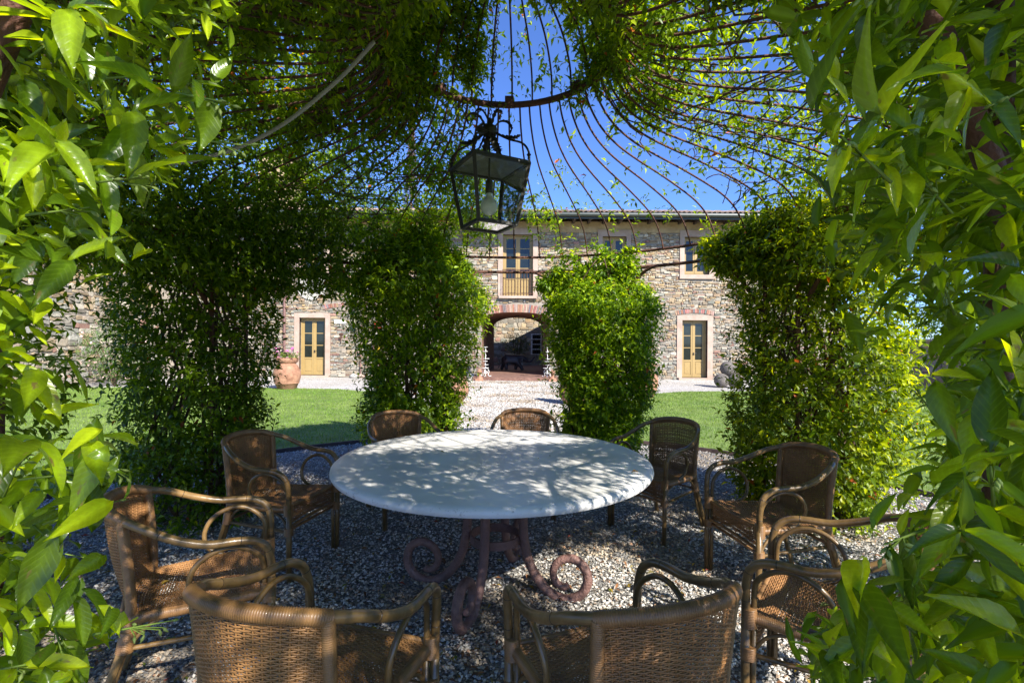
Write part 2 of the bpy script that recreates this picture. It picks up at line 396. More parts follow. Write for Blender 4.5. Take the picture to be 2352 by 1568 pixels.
lawn_l, poly_l = lawn('lawn_left', -1); lawn_r, poly_r = lawn('lawn_right', 1)
def inside(poly, x, y):
    c = np.zeros(len(x), bool); n = len(poly)
    for i in range(n):
        x1, y1 = poly[i]; x2, y2 = poly[(i+1) % n]
        if y1 == y2: continue
        c ^= ((y1 > y) != (y2 > y)) & (x < (x2-x1)*(y-y1)/(y2-y1)+x1)
    return c
def grass(name, poly, sgn, n, xr, yr):
    x = R.uniform(*xr, n)*sgn; y = yr[0]+(yr[1]-yr[0])*R.random(n)**1.35
    k = inside(poly, x, y) & (np.abs(x) < y*1.06); x, y = x[k], y[k]; n = len(x)
    h = R.uniform(.018, .045, n); a = R.uniform(0, 2*PI, n); wd = R.uniform(.005, .011, n)*(1+y/16)
    b = np.stack([x, y, np.full(n, -.002)], 1); d = np.stack([np.cos(a), np.sin(a), 0*a], 1)*wd[:, None]/2
    tip = b+np.stack([R.normal(0, .012, n), R.normal(0, .012, n), h], 1)
    V = np.stack([b-d, b+d, tip], 1).reshape(-1, 3); T = np.arange(3*n).reshape(-1, 3)
    pat = .5+.5*np.sin(x*1.7+np.sin(y*1.3)*2)*np.sin(y*2.1+x)
    c = np.array([(.12, .22, .025)])*(1-pat[:, None]*.6)+np.array([(.24, .31, .06)])*pat[:, None]*.6
    c = c*R.uniform(.75, 1.3, (n, 1)); c = np.repeat(c, 3, 0)
    o = ob(name, mesh_np(name, V, T, c, False), M['grass']); tag(o, kind='stuff')
    tag(o, 'short mown grass on the %s side of the gravel path' % ('left' if sgn < 0 else 'right'), 'grass')
grass('grass', poly_l, -1, 120000, (1.2, 14), (2.5, 15.3))
grass('grass', poly_r, 1, 120000, (1.2, 14), (2.5, 15.3))
# steel edging
for sgn in (-1, 1):
    b = MB(); p = arc(RG-.012, sgn*16, sgn*150, 60)
    for (x0, y0), (x1, y1) in zip(p[:-1], p[1:]):
        t = Vector((x1-x0, y1-y0, 0)).normalized(); nn = Vector((-t.y, t.x, 0))*.012
        vs = [(x0-nn.x, y0-nn.y, -.06), (x1-nn.x, y1-nn.y, -.06), (x1+nn.x, y1+nn.y, -.06), (x0+nn.x, y0+nn.y, -.06)]
        vs += [(a, c_, .035) for a, c_, _ in vs]
        b.add(vs, [(4, 5, 6, 7), (0, 1, 5, 4), (2, 3, 7, 6)])
    tag(b.build('lawn_edging', M['edge']), 'low dark metal edging strip curving along the %s lawn' % ('left' if sgn < 0 else 'right'), 'edging', 'lawn edging strips')
# pebbles
def noise2(x, y): return np.sin(x*2.1+np.sin(y*1.7)*1.3)*np.sin(y*2.9+x*.8)+.5*np.sin(x*6.3+y*4.1)*np.sin(y*7.7-x*2)
def pebbles(name, n, x, y, s0, s1, z=-.012):
    k = len(x); s = R.uniform(s0, s1, k)
    base = np.array([(1, 0, 0), (0, 1, 0), (-1, 0, 0), (0, -1, 0), (0, 0, 1), (0, 0, -1)], float)
    V = base[None]*R.uniform(.55, 1.1, (k, 6, 1))+R.normal(0, .12, (k, 6, 3))
    V[:, :, 2] *= .62
    a = R.uniform(0, 2*PI, k); tl = R.normal(0, .5, k); ca, sa = np.cos(a), np.sin(a); ct, st = np.cos(tl), np.sin(tl)
    x1 = V[:, :, 0]*ca[:, None]-V[:, :, 1]*sa[:, None]; y1 = V[:, :, 0]*sa[:, None]+V[:, :, 1]*ca[:, None]
    y2 = y1*ct[:, None]-V[:, :, 2]*st[:, None]; z2 = y1*st[:, None]+V[:, :, 2]*ct[:, None]
    V = np.stack([x1, y2, z2], 2)*s[:, None, None]/1.6
    V += np.stack([x, y, z+s*.18+R.uniform(0, .006, k)], 1)[:, None, :]
    T = np.array([(0, 1, 4), (1, 2, 4), (2, 3, 4), (3, 0, 4), (0, 3, 2), (0, 2, 1)][:4])
    T = (T[None]+(np.arange(k)*6)[:, None, None]).reshape(-1, 3)
    pal = np.array([(.60, .59, .56), (.42, .42, .41), (.68, .67, .65), (.24, .24, .24), (.50, .46, .40), (.33, .26, .20), (.52, .53, .54), (.16, .15, .14), (.40, .27, .2)])*np.array([(1.06, 1, .91)])
    c = .98*pal[R.choice(9, k, p=[.2, .19, .14, .12, .1, .06, .11, .05, .03])]*R.uniform(.75, 1.15, (k, 1))
    q_ = noise2(x, y); c *= np.clip(1+.28*q_, .55, 1.1)[:, None]*np.where(q_[:, None] < -.5, np.array([(1.0, .88, .72)]), 1)
    o = ob(name, mesh_np(name, V.reshape(-1, 3), T, np.repeat(c, 6, 0), False), M['pebble'])
    return tag(o, kind='stuff')
M['pebble'] = mat('pebble', (.9, .9, .9), .75, noise=.12, scale=60, attr=True, col2=(1.08, 1.08, 1.08))
n = 120000
d_ = 1.55+(7.9-1.55)*R.random(n)**1.25; u_ = R.uniform(-1.12, 1.12, n)*d_
k_ = (np.hypot(u_-C0[0], d_-C0[1]) < 4.5)
o = pebbles('pebbles', n, u_[k_], d_[k_], .010, .024)
tag(o, 'loose grey and white pebbles under the table and chairs', 'gravel')
n = 60000
d_ = R.uniform(7.2, 20, n); u_ = R.uniform(-1, 1, n)*(.75+d_*.13)
k_ = (np.hypot(u_-C0[0], d_-C0[1]) > 4.4) & ~inside(poly_l, u_, d_) & ~inside(poly_r, u_, d_) & (d_ < 19.8)
o = pebbles('pebbles', n, u_[k_], d_[k_], .018, .034, -.019)
tag(o, 'pale crushed stone of the path leading to the archway', 'gravel')

# ================================================================== FARMHOUSE
YF = 20.0
def fx(vx, vy=784): return P(vx, vy, YF)[0]
def fz(vy, vx=1176): return P(vx, vy, YF)[2]
PAL_UP = np.array([(.60, .49, .33), (.52, .37, .20), (.66, .60, .50), (.44, .34, .22), (.50, .36, .24), (.56, .52, .45), (.36, .33, .28)])
PAL_LO = np.array([(.48, .42, .34), (.34, .35, .31), (.56, .52, .45), (.44, .36, .28), (.40, .38, .34), (.42, .42, .39), (.30, .27, .23), (.46, .36, .24)])
class Stones:
    def __init__(s): s.items = []          # (verts, faces, col, area, u, z)
    def lay(s, O, U, N, u0, u1, z0, z1, holes, pal, hmin=.05, hmax=.165, scale=1):
        O = Vector(O); U = Vector(U); N = Vector(N); z = z0; Z = Vector((0, 0, 1)); row = 0
        while z < z1-.03:
            h = rnd.uniform(hmin, hmax)*scale; h = min(h, z1-z) if z1-z > .05 else z1-z
            cuts = [(u0, u1)]
            for (a, b, c, d) in holes:
                if min(z+h, d)-max(z, c) > .2*h:
                    nc = []
                    for (p, q) in cuts:
                        if b <= p or a >= q: nc.append((p, q)); continue
                        if a > p: nc.append((p, a))
                        if b < q: nc.append((b, q))
                    cuts = nc
            ph = rnd.uniform(0, 9)
            for (p, q) in cuts:
                u = p
                while u < q-.02:
                    thin = h < .09
                    wd = (.07+.27*rnd.random()**1.5)*scale*(1.15 if h > .12 else 1); wd = min(wd, q-u)
                    if q-(u+wd) < .07: wd = q-u
                    wob = .030*math.sin(u*2.3+ph)+.018*math.sin(u*7.1+ph*2)
                    parts = [(z, h)]
                    if h > .10*scale and rnd.random() < .4: f = rnd.uniform(.35, .65); parts = [(z, h*f), (z+h*f, h*(1-f))]
                    for (zz, hh) in parts:
                        s.stone(O, U, N, Z, u, wd, zz+wob, hh, pal)
                    u += wd
            z += h; row += 1
    def stone(s, O, U, N, Z, u, wd, z, h, pal):
        g = rnd.uniform(.006, .014); w2 = wd/2-g/2; h2 = h/2-g/2
        if w2 < .012 or h2 < .01: return
        cu, cz = u+wd/2, z+h/2; c = min(w2, h2)*rnd.uniform(.35, .85)
        ring = [(-w2+c, -h2), (w2-c, -h2), (w2, -h2+c*.8), (w2, h2-c*.8), (w2-c, h2), (-w2+c, h2), (-w2, h2-c*.8), (-w2, -h2+c*.8)]
        ring = [(a+rnd.uniform(-.42, .32)*c, b+rnd.uniform(-.38, .3)*c) for a, b in ring]
        d = rnd.uniform(.010, .055); e = min(w2, h2)*.22
        tu, tz = rnd.uniform(-.15, .15), rnd.uniform(-.2, .2)
        V = []
        for a, b in ring: V.append(O+U*(cu+a)+Z*(cz+b)-N*.03)
        for a, b in ring: V.append(O+U*(cu+a)+Z*(cz+b)+N*(d*.55))
        for a, b in ring:
            f = 1-e/math.hypot(w2, h2)*1.6
            V.append(O+U*(cu+a*f)+Z*(cz+b*f)+N*(d+a*tu*.3+b*tz*.3+rnd.uniform(-.003, .003)))
        F = []
        for L_ in (0, 8):
            for k in range(8): F.append((L_+k, L_+(k+1) % 8, L_+8+(k+1) % 8, L_+8+k))
        F.append(tuple(range(16, 24)))
        if (h < .055 and rnd.random() < .30) or rnd.random() < .02: col = np.array((.30, .17, .125))*rnd.uniform(.7, 1.25)
        else: col = pal(cu, cz)*.74
        s.items.append((V, F, tuple(col), wd*h, cu, cz))
    def build(s, parent, nparts, ok=lambda u, z: True, name='stone'):
        idx = sorted([i for i, it in enumerate(s.items) if ok(it[4], it[5])], key=lambda i: -s.items[i][3])[:nparts]
        ids = set(idx); b = MB()
        for i, it in enumerate(s.items):
            if i in ids:
                q = MB(); q.add(it[0], it[1], it[2]); q.build(name, M['stone'], parent)
            else: b.add(it[0], it[1], it[2])
        b.build('small_stones', M['stone'], parent, kind='stuff')
def palf(u, z):
    t = min(1, max(0, (z-1.8)/2.2)); t = min(1, max(0, t+rnd.uniform(-.35, .35)))
    P_ = PAL_UP if rnd.random() < t else PAL_LO
    return P_[rnd.randrange(len(P_))]*rnd.uniform(.70, 1.18)*np.array((1.0, .96, .86))

house = thing('farmhouse', 'long two storey rubble stone farmhouse with arched passage and mustard doors', 'building', (0, YF, 0))
def hp(b, name, m, smooth=False, kind=None, parent=None, auto=None):
    o = b.build(name, m, None, smooth, kind, auto); o.parent = parent or house
    o.location = (0, -YF, 0) if parent is None else (0, 0, 0)
    return o
# openings (x0, x1, z0, z1) on the facade
AX0, AX1 = fx(1106.6, 732), fx(1263, 733); AS, AC = 2.43, 2.70     # springing and crown of the arch
door_l = (fx(688), fx(748), .06, 2.42); door_r = (fx(1566), fx(1624), .06, 2.42)
ops = [('door', *door_l), ('door', *door_r)]
wz0, wz1 = 4.28, 5.83
wins = [(fx(1382), fx(1437)), (fx(1570), fx(1627)), (fx(907), fx(962)), (fx(690), fx(745)), (fx(1745), fx(1800))]
balc = (fx(1154), fx(1223), 3.36, 5.88)
holes = [(a, b, c, d) for _, a, b, c, d in ops]+[(a, b, wz0, wz1) for a, b in wins]+[balc, (AX0, AX1, -.1, AC)]
EX0, EX1, EZ = -15.2, 13.2, 6.45
# mortar wall with openings
xs = sorted({EX0, EX1}|{h[0] for h in holes}|{h[1] for h in holes}); zs = sorted({-.1, EZ}|{h[2] for h in holes}|{h[3] for h in holes})
b = MB()
for i in range(len(xs)-1):
    for j in range(len(zs)-1):
        cx, cz = (xs[i]+xs[i+1])/2, (zs[j]+zs[j+1])/2
        if any(h[0] < cx < h[1] and h[2] < cz < h[3] for h in holes): continue
        b.add([(xs[i], YF, zs[j]), (xs[i+1], YF, zs[j]), (xs[i+1], YF, zs[j+1]), (xs[i], YF, zs[j+1])], [(0, 1, 2, 3)])
for h in holes[:-1]:
    a, c, z0, z1 = h; dp = .34
    b.add([(a, YF, z0), (a, YF+dp, z0), (a, YF+dp, z1), (a, YF, z1)], [(0, 1, 2, 3)])
    b.add([(c, YF, z0), (c, YF+dp, z0), (c, YF+dp, z1), (c, YF, z1)], [(3, 2, 1, 0)])
    b.add([(a, YF, z1), (c, YF, z1), (c, YF+dp, z1), (a, YF+dp, z1)], [(0, 1, 2, 3)])
    b.add([(a, YF, z0), (c, YF, z0), (c, YF+dp, z0), (a, YF+dp, z0)], [(3, 2, 1, 0)])
ACX, AW = (AX0+AX1)/2, (AX1-AX0)/2
def arch_z(x, w_=AW, s0=AS, c0=AC): t = min(1, abs(x)/w_); return s0+(c0-s0)*(1-t**2.6)**.6
N_ = 40
xa = [ACX+AW*math.sin(PI/2*(-1+2*i/N_)) for i in range(N_+1)]
for i in range(N_):                                    # spandrels
    b.add([(xa[i], YF, arch_z(xa[i]-ACX)), (xa[i+1], YF, arch_z(xa[i+1]-ACX)), (xa[i+1], YF, AC+.001), (xa[i], YF, AC+.001)], [(0, 1, 2, 3)])
b.box(EX0, EX1, YF+4.9, YF+5.0, 3.0, 4.9)              # rear wall above the passage
b.box(EX0, AX0-.3, YF+4.9, YF+5.0, -.1, 3.0); b.box(AX1+.3, EX1, YF+4.9, YF+5.0, -.1, 3.0)
b.box(EX1-.4, EX1, YF+.001, YF+4.9, -.1, 4.9); b.box(EX0, EX0+.4, YF+.001, YF+4.9, -.1, 4.9)
hp(b, 'wall', M['mortar'])
# passage: brick jambs, vault, rear piers
b = MB(); YB = YF+5.0
for i in range(N_):
    for (y0, y1, z_) in ((YF, YB-.5, 0),):
        b.add([(xa[i], y0, arch_z(xa[i]-ACX)), (xa[i], y1, arch_z(xa[i]-ACX)), (xa[i+1], y1, arch_z(xa[i+1]-ACX)), (xa[i+1], y0, arch_z(xa[i+1]-ACX))], [(0, 1, 2, 3)], (.30, .15, .10))
for x in (AX0, AX1):
    b.add([(x, YF, -.05), (x, YB, -.05), (x, YB, AS), (x, YF, AS)], [(0, 1, 2, 3)], (.26, .14, .09))
RW = 1.215                                             # half width of the rear opening
RX = (P(1189, 784, 25)[0])
for sgn in (-1, 1):
    x0 = RX+sgn*RW; x1 = AX0-.3 if sgn < 0 else AX1+.3
    b.box(min(x0, x1), max(x0, x1), YB-.45, YB-.02, -.05, 3.2, (.2, .12, .08))
for i in range(N_):
    t0, t1 = [RX+RW*math.sin(PI/2*(-1+2*q/N_)) for q in (i, i+1)]
    za, zb = [2.3+.42*(1-min(1, abs(t-RX)/RW)**2.2)**.6 for t in (t0, t1)]
    for y in (YB-.45,):
        b.add([(t0, y, za), (t1, y, zb), (t1, y, 3.2), (t0, y, 3.2)], [(0, 1, 2, 3)], (.2, .12, .08))
    b.add([(t0, YB-.45, za), (t0, YB-.02, za), (t1, YB-.02, zb), (t1, YB-.45, zb)], [(0, 1, 2, 3)], (.2, .12, .08))
hp(b, 'passage', M['brick'])
# arch bricks
def bricks_arch(cx, w_, zf, hgt, n, y=YF, col=None, parent=None, dep=.03):
    k = 0; pts = [(cx+w_*math.sin(PI/2*(-1+2*i/200)), 0) for i in range(201)]
    pts = [(x, zf(x-cx)) for x, _ in pts]
    L_ = [0]
    for i in range(200): L_.append(L_[-1]+math.hypot(pts[i+1][0]-pts[i][0], pts[i+1][1]-pts[i][1]))
    def at(s_):
        j = max(0, min(199, int(np.searchsorted(L_, s_))-1)); f = (s_-L_[j])/(L_[j+1]-L_[j]+1e-9)
        p = (pts[j][0]+(pts[j+1][0]-pts[j][0])*f, pts[j][1]+(pts[j+1][1]-pts[j][1])*f); return p
    for i in range(n):
        s0, s1 = L_[-1]*i/n+.006, L_[-1]*(i+1)/n-.006
        p0, p1 = at(s0), at(s1); m_ = .5
        nx = lambda p: Vector(((p[0]-cx)*.32, 0, 1)).normalized()
        h_ = hgt*rnd.uniform(.93, 1.04); d = dep*rnd.uniform(.6, 1.3)
        q0 = (p0[0]+nx(p0).x*h_, p0[1]+nx(p0).z*h_); q1 = (p1[0]+nx(p1).x*h_, p1[1]+nx(p1).z*h_)
        vs = [(p0[0], y-d, p0[1]), (p1[0], y-d, p1[1]), (q1[0], y-d, q1[1]), (q0[0], y-d, q0[1])]
        vs += [(a, y+.02, c_) for a, _, c_ in vs]
        b = MB(); cc = (col or ((.37, .19, .13), (.42, .24, .17), (.30, .13, .09), (.20, .17, .17), (.45, .32, .24)))[rnd.randrange(5)]
        b.add(vs, [(0, 1, 2, 3), (4, 7, 6, 5), (0, 4, 5, 1), (1, 5, 6, 2), (2, 6, 7, 3), (3, 7, 4, 0)], tuple(c_*rnd.uniform(.85, 1.15) for c_ in cc))
        hp(b, 'brick', M['brick'])
bricks_arch(ACX, AW, arch_z, .32, 46)
for (cx, w_, z0) in (((door_r[0]+door_r[1])/2, .78, 2.62), (fx(807), 1.15, 2.78)):
    bricks_arch(cx, w_, lambda x, w_=w_, z0=z0: z0+.10*(1-(x/w_)**2), .17, int(w_*2/.075))
# rubble
S = Stones(); g = .0
fr = .2
hs = [(door_l[0]-fr, door_l[1]+fr, -.1, 2.60), (door_r[0]-fr, door_r[1]+fr, -.1, 2.60)]
hs += [(a-fr, b_+fr, wz0-.2, wz1+.22) for a, b_ in wins]+[(balc[0]-fr, balc[1]+fr, 3.28, balc[3]+.22)]
hs += [(AX0-.02, AX1+.02, -.1, 2.5), (AX0+.1, AX1-.1, 2.4, 3.0), (AX0-.1, AX0+.3, 2.5, 2.85), (AX1-.3, AX1+.1, 2.5, 2.85)]
hs += [((door_r[0]+door_r[1])/2-.8, (door_r[0]+door_r[1])/2+.8, 2.6, 2.86), (fx(807)-1.1, fx(807)+1.1, 2.80, 3.05)]
S.lay((0, YF, 0), (1, 0, 0), (0, -1, 0), -13.2, 12.9, 0, 5.98, hs, palf, .045, .155, .86)
for it in range(len(S.items)):
    S.items[it] = ([Vector((p.x, p.y-YF, p.z)) for p in S.items[it][0]],)+S.items[it][1:]
S.build(house, 300, lambda u, z: -8.6 < u < 10)
# ochre band and rafters under the eave
b = MB(); b.box(EX0, EX1, YF-.035, YF+.0-.001, 5.99, 6.42); hp(b, 'plaster_band', M['plaster'])
OV = 1.0
b = MB()
for i in range(int((EX1-EX0)/.62)):
    x = EX0+.3+i*.62; q = MB(); q.box(x-.045, x+.045, YF-OV+.12, YF+.05, 6.33-.0, 6.44)
    if i == 0: raf = q.mesh('rafter'); raf.materials.append(M['darkwood'])
    o = bpy.data.objects.new('rafter', raf); COL.objects.link(o); o.parent = house; o.location = (i*.62, -YF, 0)
# roof
b = MB(); rise = 1.05
b.add([(EX0-.3, YF-OV, 6.45), (EX1+.3, YF-OV, 6.45), (EX1+.3, YF+2.5, 6.45+rise), (EX0-.3, YF+2.5, 6.45+rise),
       (EX0-.3, YF-OV, 6.52), (EX1+.3, YF-OV, 6.52), (EX1+.3, YF+2.5, 6.52+rise), (EX0-.3, YF+2.5, 6.52+rise),
       (EX0-.3, YF+5.1, 4.9), (EX1+.3, YF+5.1, 4.9), (EX1+.3, YF+5.1, 4.97), (EX0-.3, YF+5.1, 4.97)],
      [(0, 3, 2, 1), (4, 5, 6, 7), (0, 1, 5, 4), (3, 8, 9, 2), (7, 6, 10, 11), (8, 11, 10, 9), (0, 4, 7, 3), (3, 7, 11, 8), (1, 2, 6, 5), (2, 9, 10, 6)])
roof = hp(b, 'roof', M['tile'])
tile_me = None; q = MB()
seg = 6; vs = []
for j, (yy, rr) in enumerate(((0, .095), (.46, .075))):
    for t in (rr, rr-.014):
        for k in range(seg+1):
            a = PI*k/seg; vs.append((math.cos(a)*t, yy, math.sin(a)*t*.85))
n1 = seg+1; fs = []
for k in range(seg):
    fs += [(k, k+1, 2*n1+k+1, 2*n1+k), (n1+k+1, n1+k, 3*n1+k, 3*n1+k+1), (k, n1+k, n1+k+1, k+1)]
q.add(vs, fs); tile_me = q.mesh('roof_tile'); tile_me.materials.append(M['tile'])
sl = math.atan2(rise, OV+2.5); nt_ = int((EX1-EX0+.4)/.2); cnt = 0; rest = MB()
for row in range(5):
    for i in range(nt_):
        x = EX0-.15+i*.2+rnd.uniform(-.012, .012); y = YF-OV-.05+row*.36*math.cos(sl)+rnd.uniform(-.02, .02)
        z = 6.53+(y-(YF-OV))*math.tan(sl)+rnd.uniform(0, .02)
        Mx = Matrix.Translation((x, y, z)) @ Matrix.Rotation(sl+rnd.uniform(-.04, .04), 4, 'X') @ Matrix.Rotation(rnd.uniform(-.05, .05), 4, 'Z')
        if row < 2:
            o = bpy.data.objects.new('roof_tile', tile_me); COL.objects.link(o); o.parent = roof; o.matrix_basis = Mx
        else: rest.add([tuple(Mx @ Vector(p)) for p in q.v], q.f)
o = rest.build('upper_roof_tiles', M['tile'], None, kind='stuff'); o.parent = roof
b = MB(); b.tube([(EX0-.3, YF-OV-.08, 6.45), (EX1+.3, YF-OV-.08, 6.45)], .085, 10); b.box(EX0-.3, EX1+.3, YF-OV-.02, YF-OV+.03, 6.30, 6.45)
hp(b, 'gutter', M['gutter'])
# stone surrounds, doors, windows
def surround(x0, x1, z0, z1, wd=.2, sill=True, top=None, name='window', proud=.06):
    b = MB(); y0, y1 = YF-proud, YF+.10
    top = top or wd
    b.box(x0-wd, x0, y0, y1, z0, z1); b.box(x1, x1+wd, y0, y1, z0, z1)
    b.box(x0-wd-.002, x1+wd+.002, y0-.004, y1, z1, z1+top)
    if sill: b.box(x0-wd-.01, x1+wd+.01, y0-.03, y1, z0-.17, z0)
    else: b.box(x0-.16, x1+.16, y0-.12, YF+.2, z0-.10, z0, )
    return hp(b, name, M['surround'])
def leafsash(b, gl, x0, x1, z0, z1, y, bars, panel=0):
    st = .085; yb = y+.05
    b.box(x0, x0+st, y, yb, z0, z1); b.box(x1-st, x1, y, yb, z0, z1)
    b.box(x0+st, x1-st, y+.001, yb, z1-st, z1); b.box(x0+st, x1-st, y+.001, yb, z0, z0+st*1.2)
    zb = z0+st*1.2
    if panel:
        zt = z0+panel; b.box(x0+st, x1-st, y+.001, yb, zt-.07, zt); b.box(x0+st, x1-st, y+.02, yb, z0+st*1.2, zt-.07)
        b.box(x0+st+.04, x1-st-.04, y+.008, y+.02, z0+st*1.2+.05, zt-.12); zb = zt
    zs_ = [zb+(z1-st-zb)*i/bars for i in range(bars+1)]
    for i, z in enumerate(zs_[1:-1]): b.box(x0+st, x1-st, y+.012, yb-.01, z-.016, z+.016)
    for i in range(bars): gl.append((x0+st, x1-st, y+.025, zs_[i]+(.016 if i else 0), zs_[i+1]-(.016 if i < bars-1 else 0)))
def joinery(parent, x0, x1, z0, z1, bars, panel=0, curtain=False, handle=False):
    b = MB(); gl = []; y = YF+.17; f = .05
    b.box(x0, x0+f, y-.02, y+.08, z0, z1); b.box(x1-f, x1, y-.02, y+.08, z0, z1); b.box(x0+f, x1-f, y-.019, y+.08, z1-f, z1)
    if not panel: b.box(x0+f, x1-f, y-.03, y+.08, z0, z0+.06)
    xm = (x0+x1)/2; zz = z0+(.0 if panel else .06)
    leafsash(b, gl, x0+f, xm-.003, zz+.01, z1-f-.003, y, bars, panel); leafsash(b, gl, xm+.003, x1-f, zz+.01, z1-f-.003, y, bars, panel)
    b.box(xm-.025, xm+.025, y-.012, y, zz+.01, z1-f-.004)
    fr_ = hp(b, 'frame', M['door'], parent=parent)
    for (a, c, yy, p, r) in gl:
        q = MB(); q.box(a, c, yy, yy+.006, p, r); g_ = hp(q, 'pane', M['glass'], parent=parent)
    if handle:
        q = MB(); q.tube([(xm+.02, y-.012, z0+1.0), (xm+.02, y-.06, z0+1.0), (xm+.12, y-.065, z0+1.0)], .011, 6)
        q.lathe([(.022, -.05), (.022, .05)], 8, (xm+.02, y-.02, z0+.98)); hp(q, 'handle', M['lantern_iron'], parent=parent)
for i, (a, c, z0, z1) in enumerate((door_l, door_r)):
    s_ = surround(a, c, z0, z1, .2 if i == 0 else .215, False, .19, 'door'); joinery(s_, a, c, z0, z1, 3, .72, handle=True)
for (a, c) in wins:
    s_ = surround(a, c, wz0, wz1, .19, True, .26); joinery(s_, a, c, wz0, wz1, 3)
s_ = surround(balc[0], balc[1], balc[2], balc[3], .2, False, .26, 'balcony_door'); joinery(s_, *balc, 4, .75)
b = MB(); x0, x1 = balc[0], balc[1]
b.tube([(x0-.02, YF-.16, 4.42), (x1+.02, YF-.16, 4.42)], .016, 6); b.tube([(x0-.02, YF-.16, 3.45), (x1+.02, YF-.16, 3.45)], .013, 6)
rail = hp(b, 'balcony_railing', M['rust'])
for i in range(11):
    x = x0+(x1-x0)*i/10; b = MB(); b.tube([(x, YF-.16, 3.36), (x, YF-.16, 3.7), (x, YF-.16, 4.42)], .012, 5)
    b.lathe([(.012, -.02), (.024, 0), (.012, .02)], 6, (x, YF-.16, 3.72)); hp(b, 'baluster', M['rust'], parent=rail)
b = MB(); cx = fx(716); cz = fz(655, 716); vs = [(cx, YF-.055, cz)]+[(cx+.59*math.cos(2*PI*k/32), YF-.055, cz+.59*math.sin(2*PI*k/32)) for k in range(32)]
b.add(vs, [(0, 1+(k+1) % 32, 1+k) for k in range(32)]); b.tube([(cx+.59*math.cos(2*PI*k/32), YF-.04, cz+.59*math.sin(2*PI*k/32)) for k in range(32)], .03, 6, close=True)
hp(b, 'round_plaster_medallion', M['palegrey'])
b = MB(); b.tube([(fx(655), YF-.08, 0), (fx(655), YF-.08, 6.4)], .05, 8); hp(b, 'downpipe', M['pipe'])
# arch floor
b = MB()
b.box(AX0-.25, AX1+.25, 18.75, 29.0, -.05, .10); pf = tag(b.build('passage_floor', M['brickfloor']), kind='structure')
row = 0; me_b = None
for r_ in range(7):
    for i in range(13):
        x = AX0-.25+i*.245+(.12 if r_ % 2 else 0)
        q = MB(); q.box(.004, .236, .004, .116 if r_ else .11, 0, .028)
        if me_b is None: me_b = q.mesh('brick'); me_b.materials.append(M['brickfloor'])
        if x+.24 > AX1+.27: continue
        o = bpy.data.objects.new('brick', me_b); COL.objects.link(o); o.parent = pf; o.location = (x, 18.75+r_*.13, .098+rnd.uniform(0, .004))

# ---- courtyard behind the passage
cw = thing('courtyard_wall', 'far rubble wall seen through the arched passage with a barred window', 'wall', (0, 29, 0))
b = MB(); b.box(-5, 6, 29.0-29, 29.3-29, -.1, 6.2); b.build('wall', M['mortar'], cw)
S2 = Stones(); wx0, wx1 = P(1221, 784, 29)[0], P(1266, 784, 29)[0]; cz0, cz1 = 1.5-(813-784)/F*29, 1.5-(767-784)/F*29
S2.lay((0, 0, 0), (1, 0, 0), (0, -1, 0), -2.2, 3.0, .1, 3.6, [(wx0-.05, wx1+.05, cz0, cz1)], palf, .09, .26, 1.25); S2.build(cw, 60)
b = MB(); y = -.06
for x in (wx0, (wx0+wx1)/2, wx1): b.box(x-.045, x+.045, y-.03, y+.03, cz0, cz1)
for k in range(5): z = cz0+(cz1-cz0)*k/4; b.box(wx0-.04, wx1+.04, y-.02, y+.02, z-.025, z+.025)
wf = b.build('window_frame', M['white'], cw)
b = MB(); b.box(wx0, wx1, -.03, -.025, cz0, cz1); b.build('pane', M['glass'], wf)
b = MB()
for k in range(1, 8): x = wx0+(wx1-wx0)*k/8; b.tube([(x, -.13, cz0-.1), (x, -.13, cz1+.05)], .01, 4)
for k in range(5): z = cz0+(cz1-cz0)*(k+.5)/5; b.tube([(wx0-.05, -.14, z), (wx1+.05, -.14, z)], .01, 4)
b.build('window_bars', M['lantern_iron'], cw)
b = MB(); pts = [(2.2, 25.3, -.1), (2.2, 28.94, -.1), (2.2, 28.94, 2.7), (2.2, 28.2, 3.15), (2.2, 25.3, 4.75)]  # unseen wall, top sloped to throw a diagonal shadow on the far wall
b.add(pts+[(x+.4, y_, z) for x, y_, z in pts], [(0, 1, 2, 3, 4), (9, 8, 7, 6, 5), (0, 4, 9, 5), (1, 6, 7, 2), (2, 7, 8, 3), (3, 8, 9, 4)])
tag(b.build('shadow_wall', M['plaster']), 'unseen sloping wall right of the courtyard, added to cast its diagonal shadow', 'wall')

# ---- garden walls
def garden_wall(name, label, x, y0, y1, h, face, npart, scale=1.3, coping=False):
    t = thing(name, label, 'wall', (x, y0, 0)); b = MB(); dx = -.5 if face > 0 else .5
    b.box(min(0, dx), max(0, dx), 0, y1-y0, -.1, h); b.build('wall', M['mortar'], t)
    s = Stones(); s.lay((0, 0, 0), (0, 1, 0), (face, 0, 0), 0, y1-y0, 0, h, [], palf, .08, .24, scale)
    if face > 0:
        s.items = [(v, f, c, a, u, z) for v, f, c, a, u, z in s.items]
    s.build(t, npart)
    if coping: b = MB(); b.box(min(0, dx)-.08, max(0, dx)+.08, 0, y1-y0, h, h+.06); b.build('coping', M['greystone'], t)
garden_wall('garden_wall', 'tall sunlit rubble wall at the left behind the rose bush', -14.4, 9.0, 19.95, 4.4, 1, 150)
garden_wall('garden_wall', 'low shaded rubble wall with flat coping at the right edge of the lawn', 14.2, 6.0, 19.9, 1.62, -1, 120, 1.1, True)

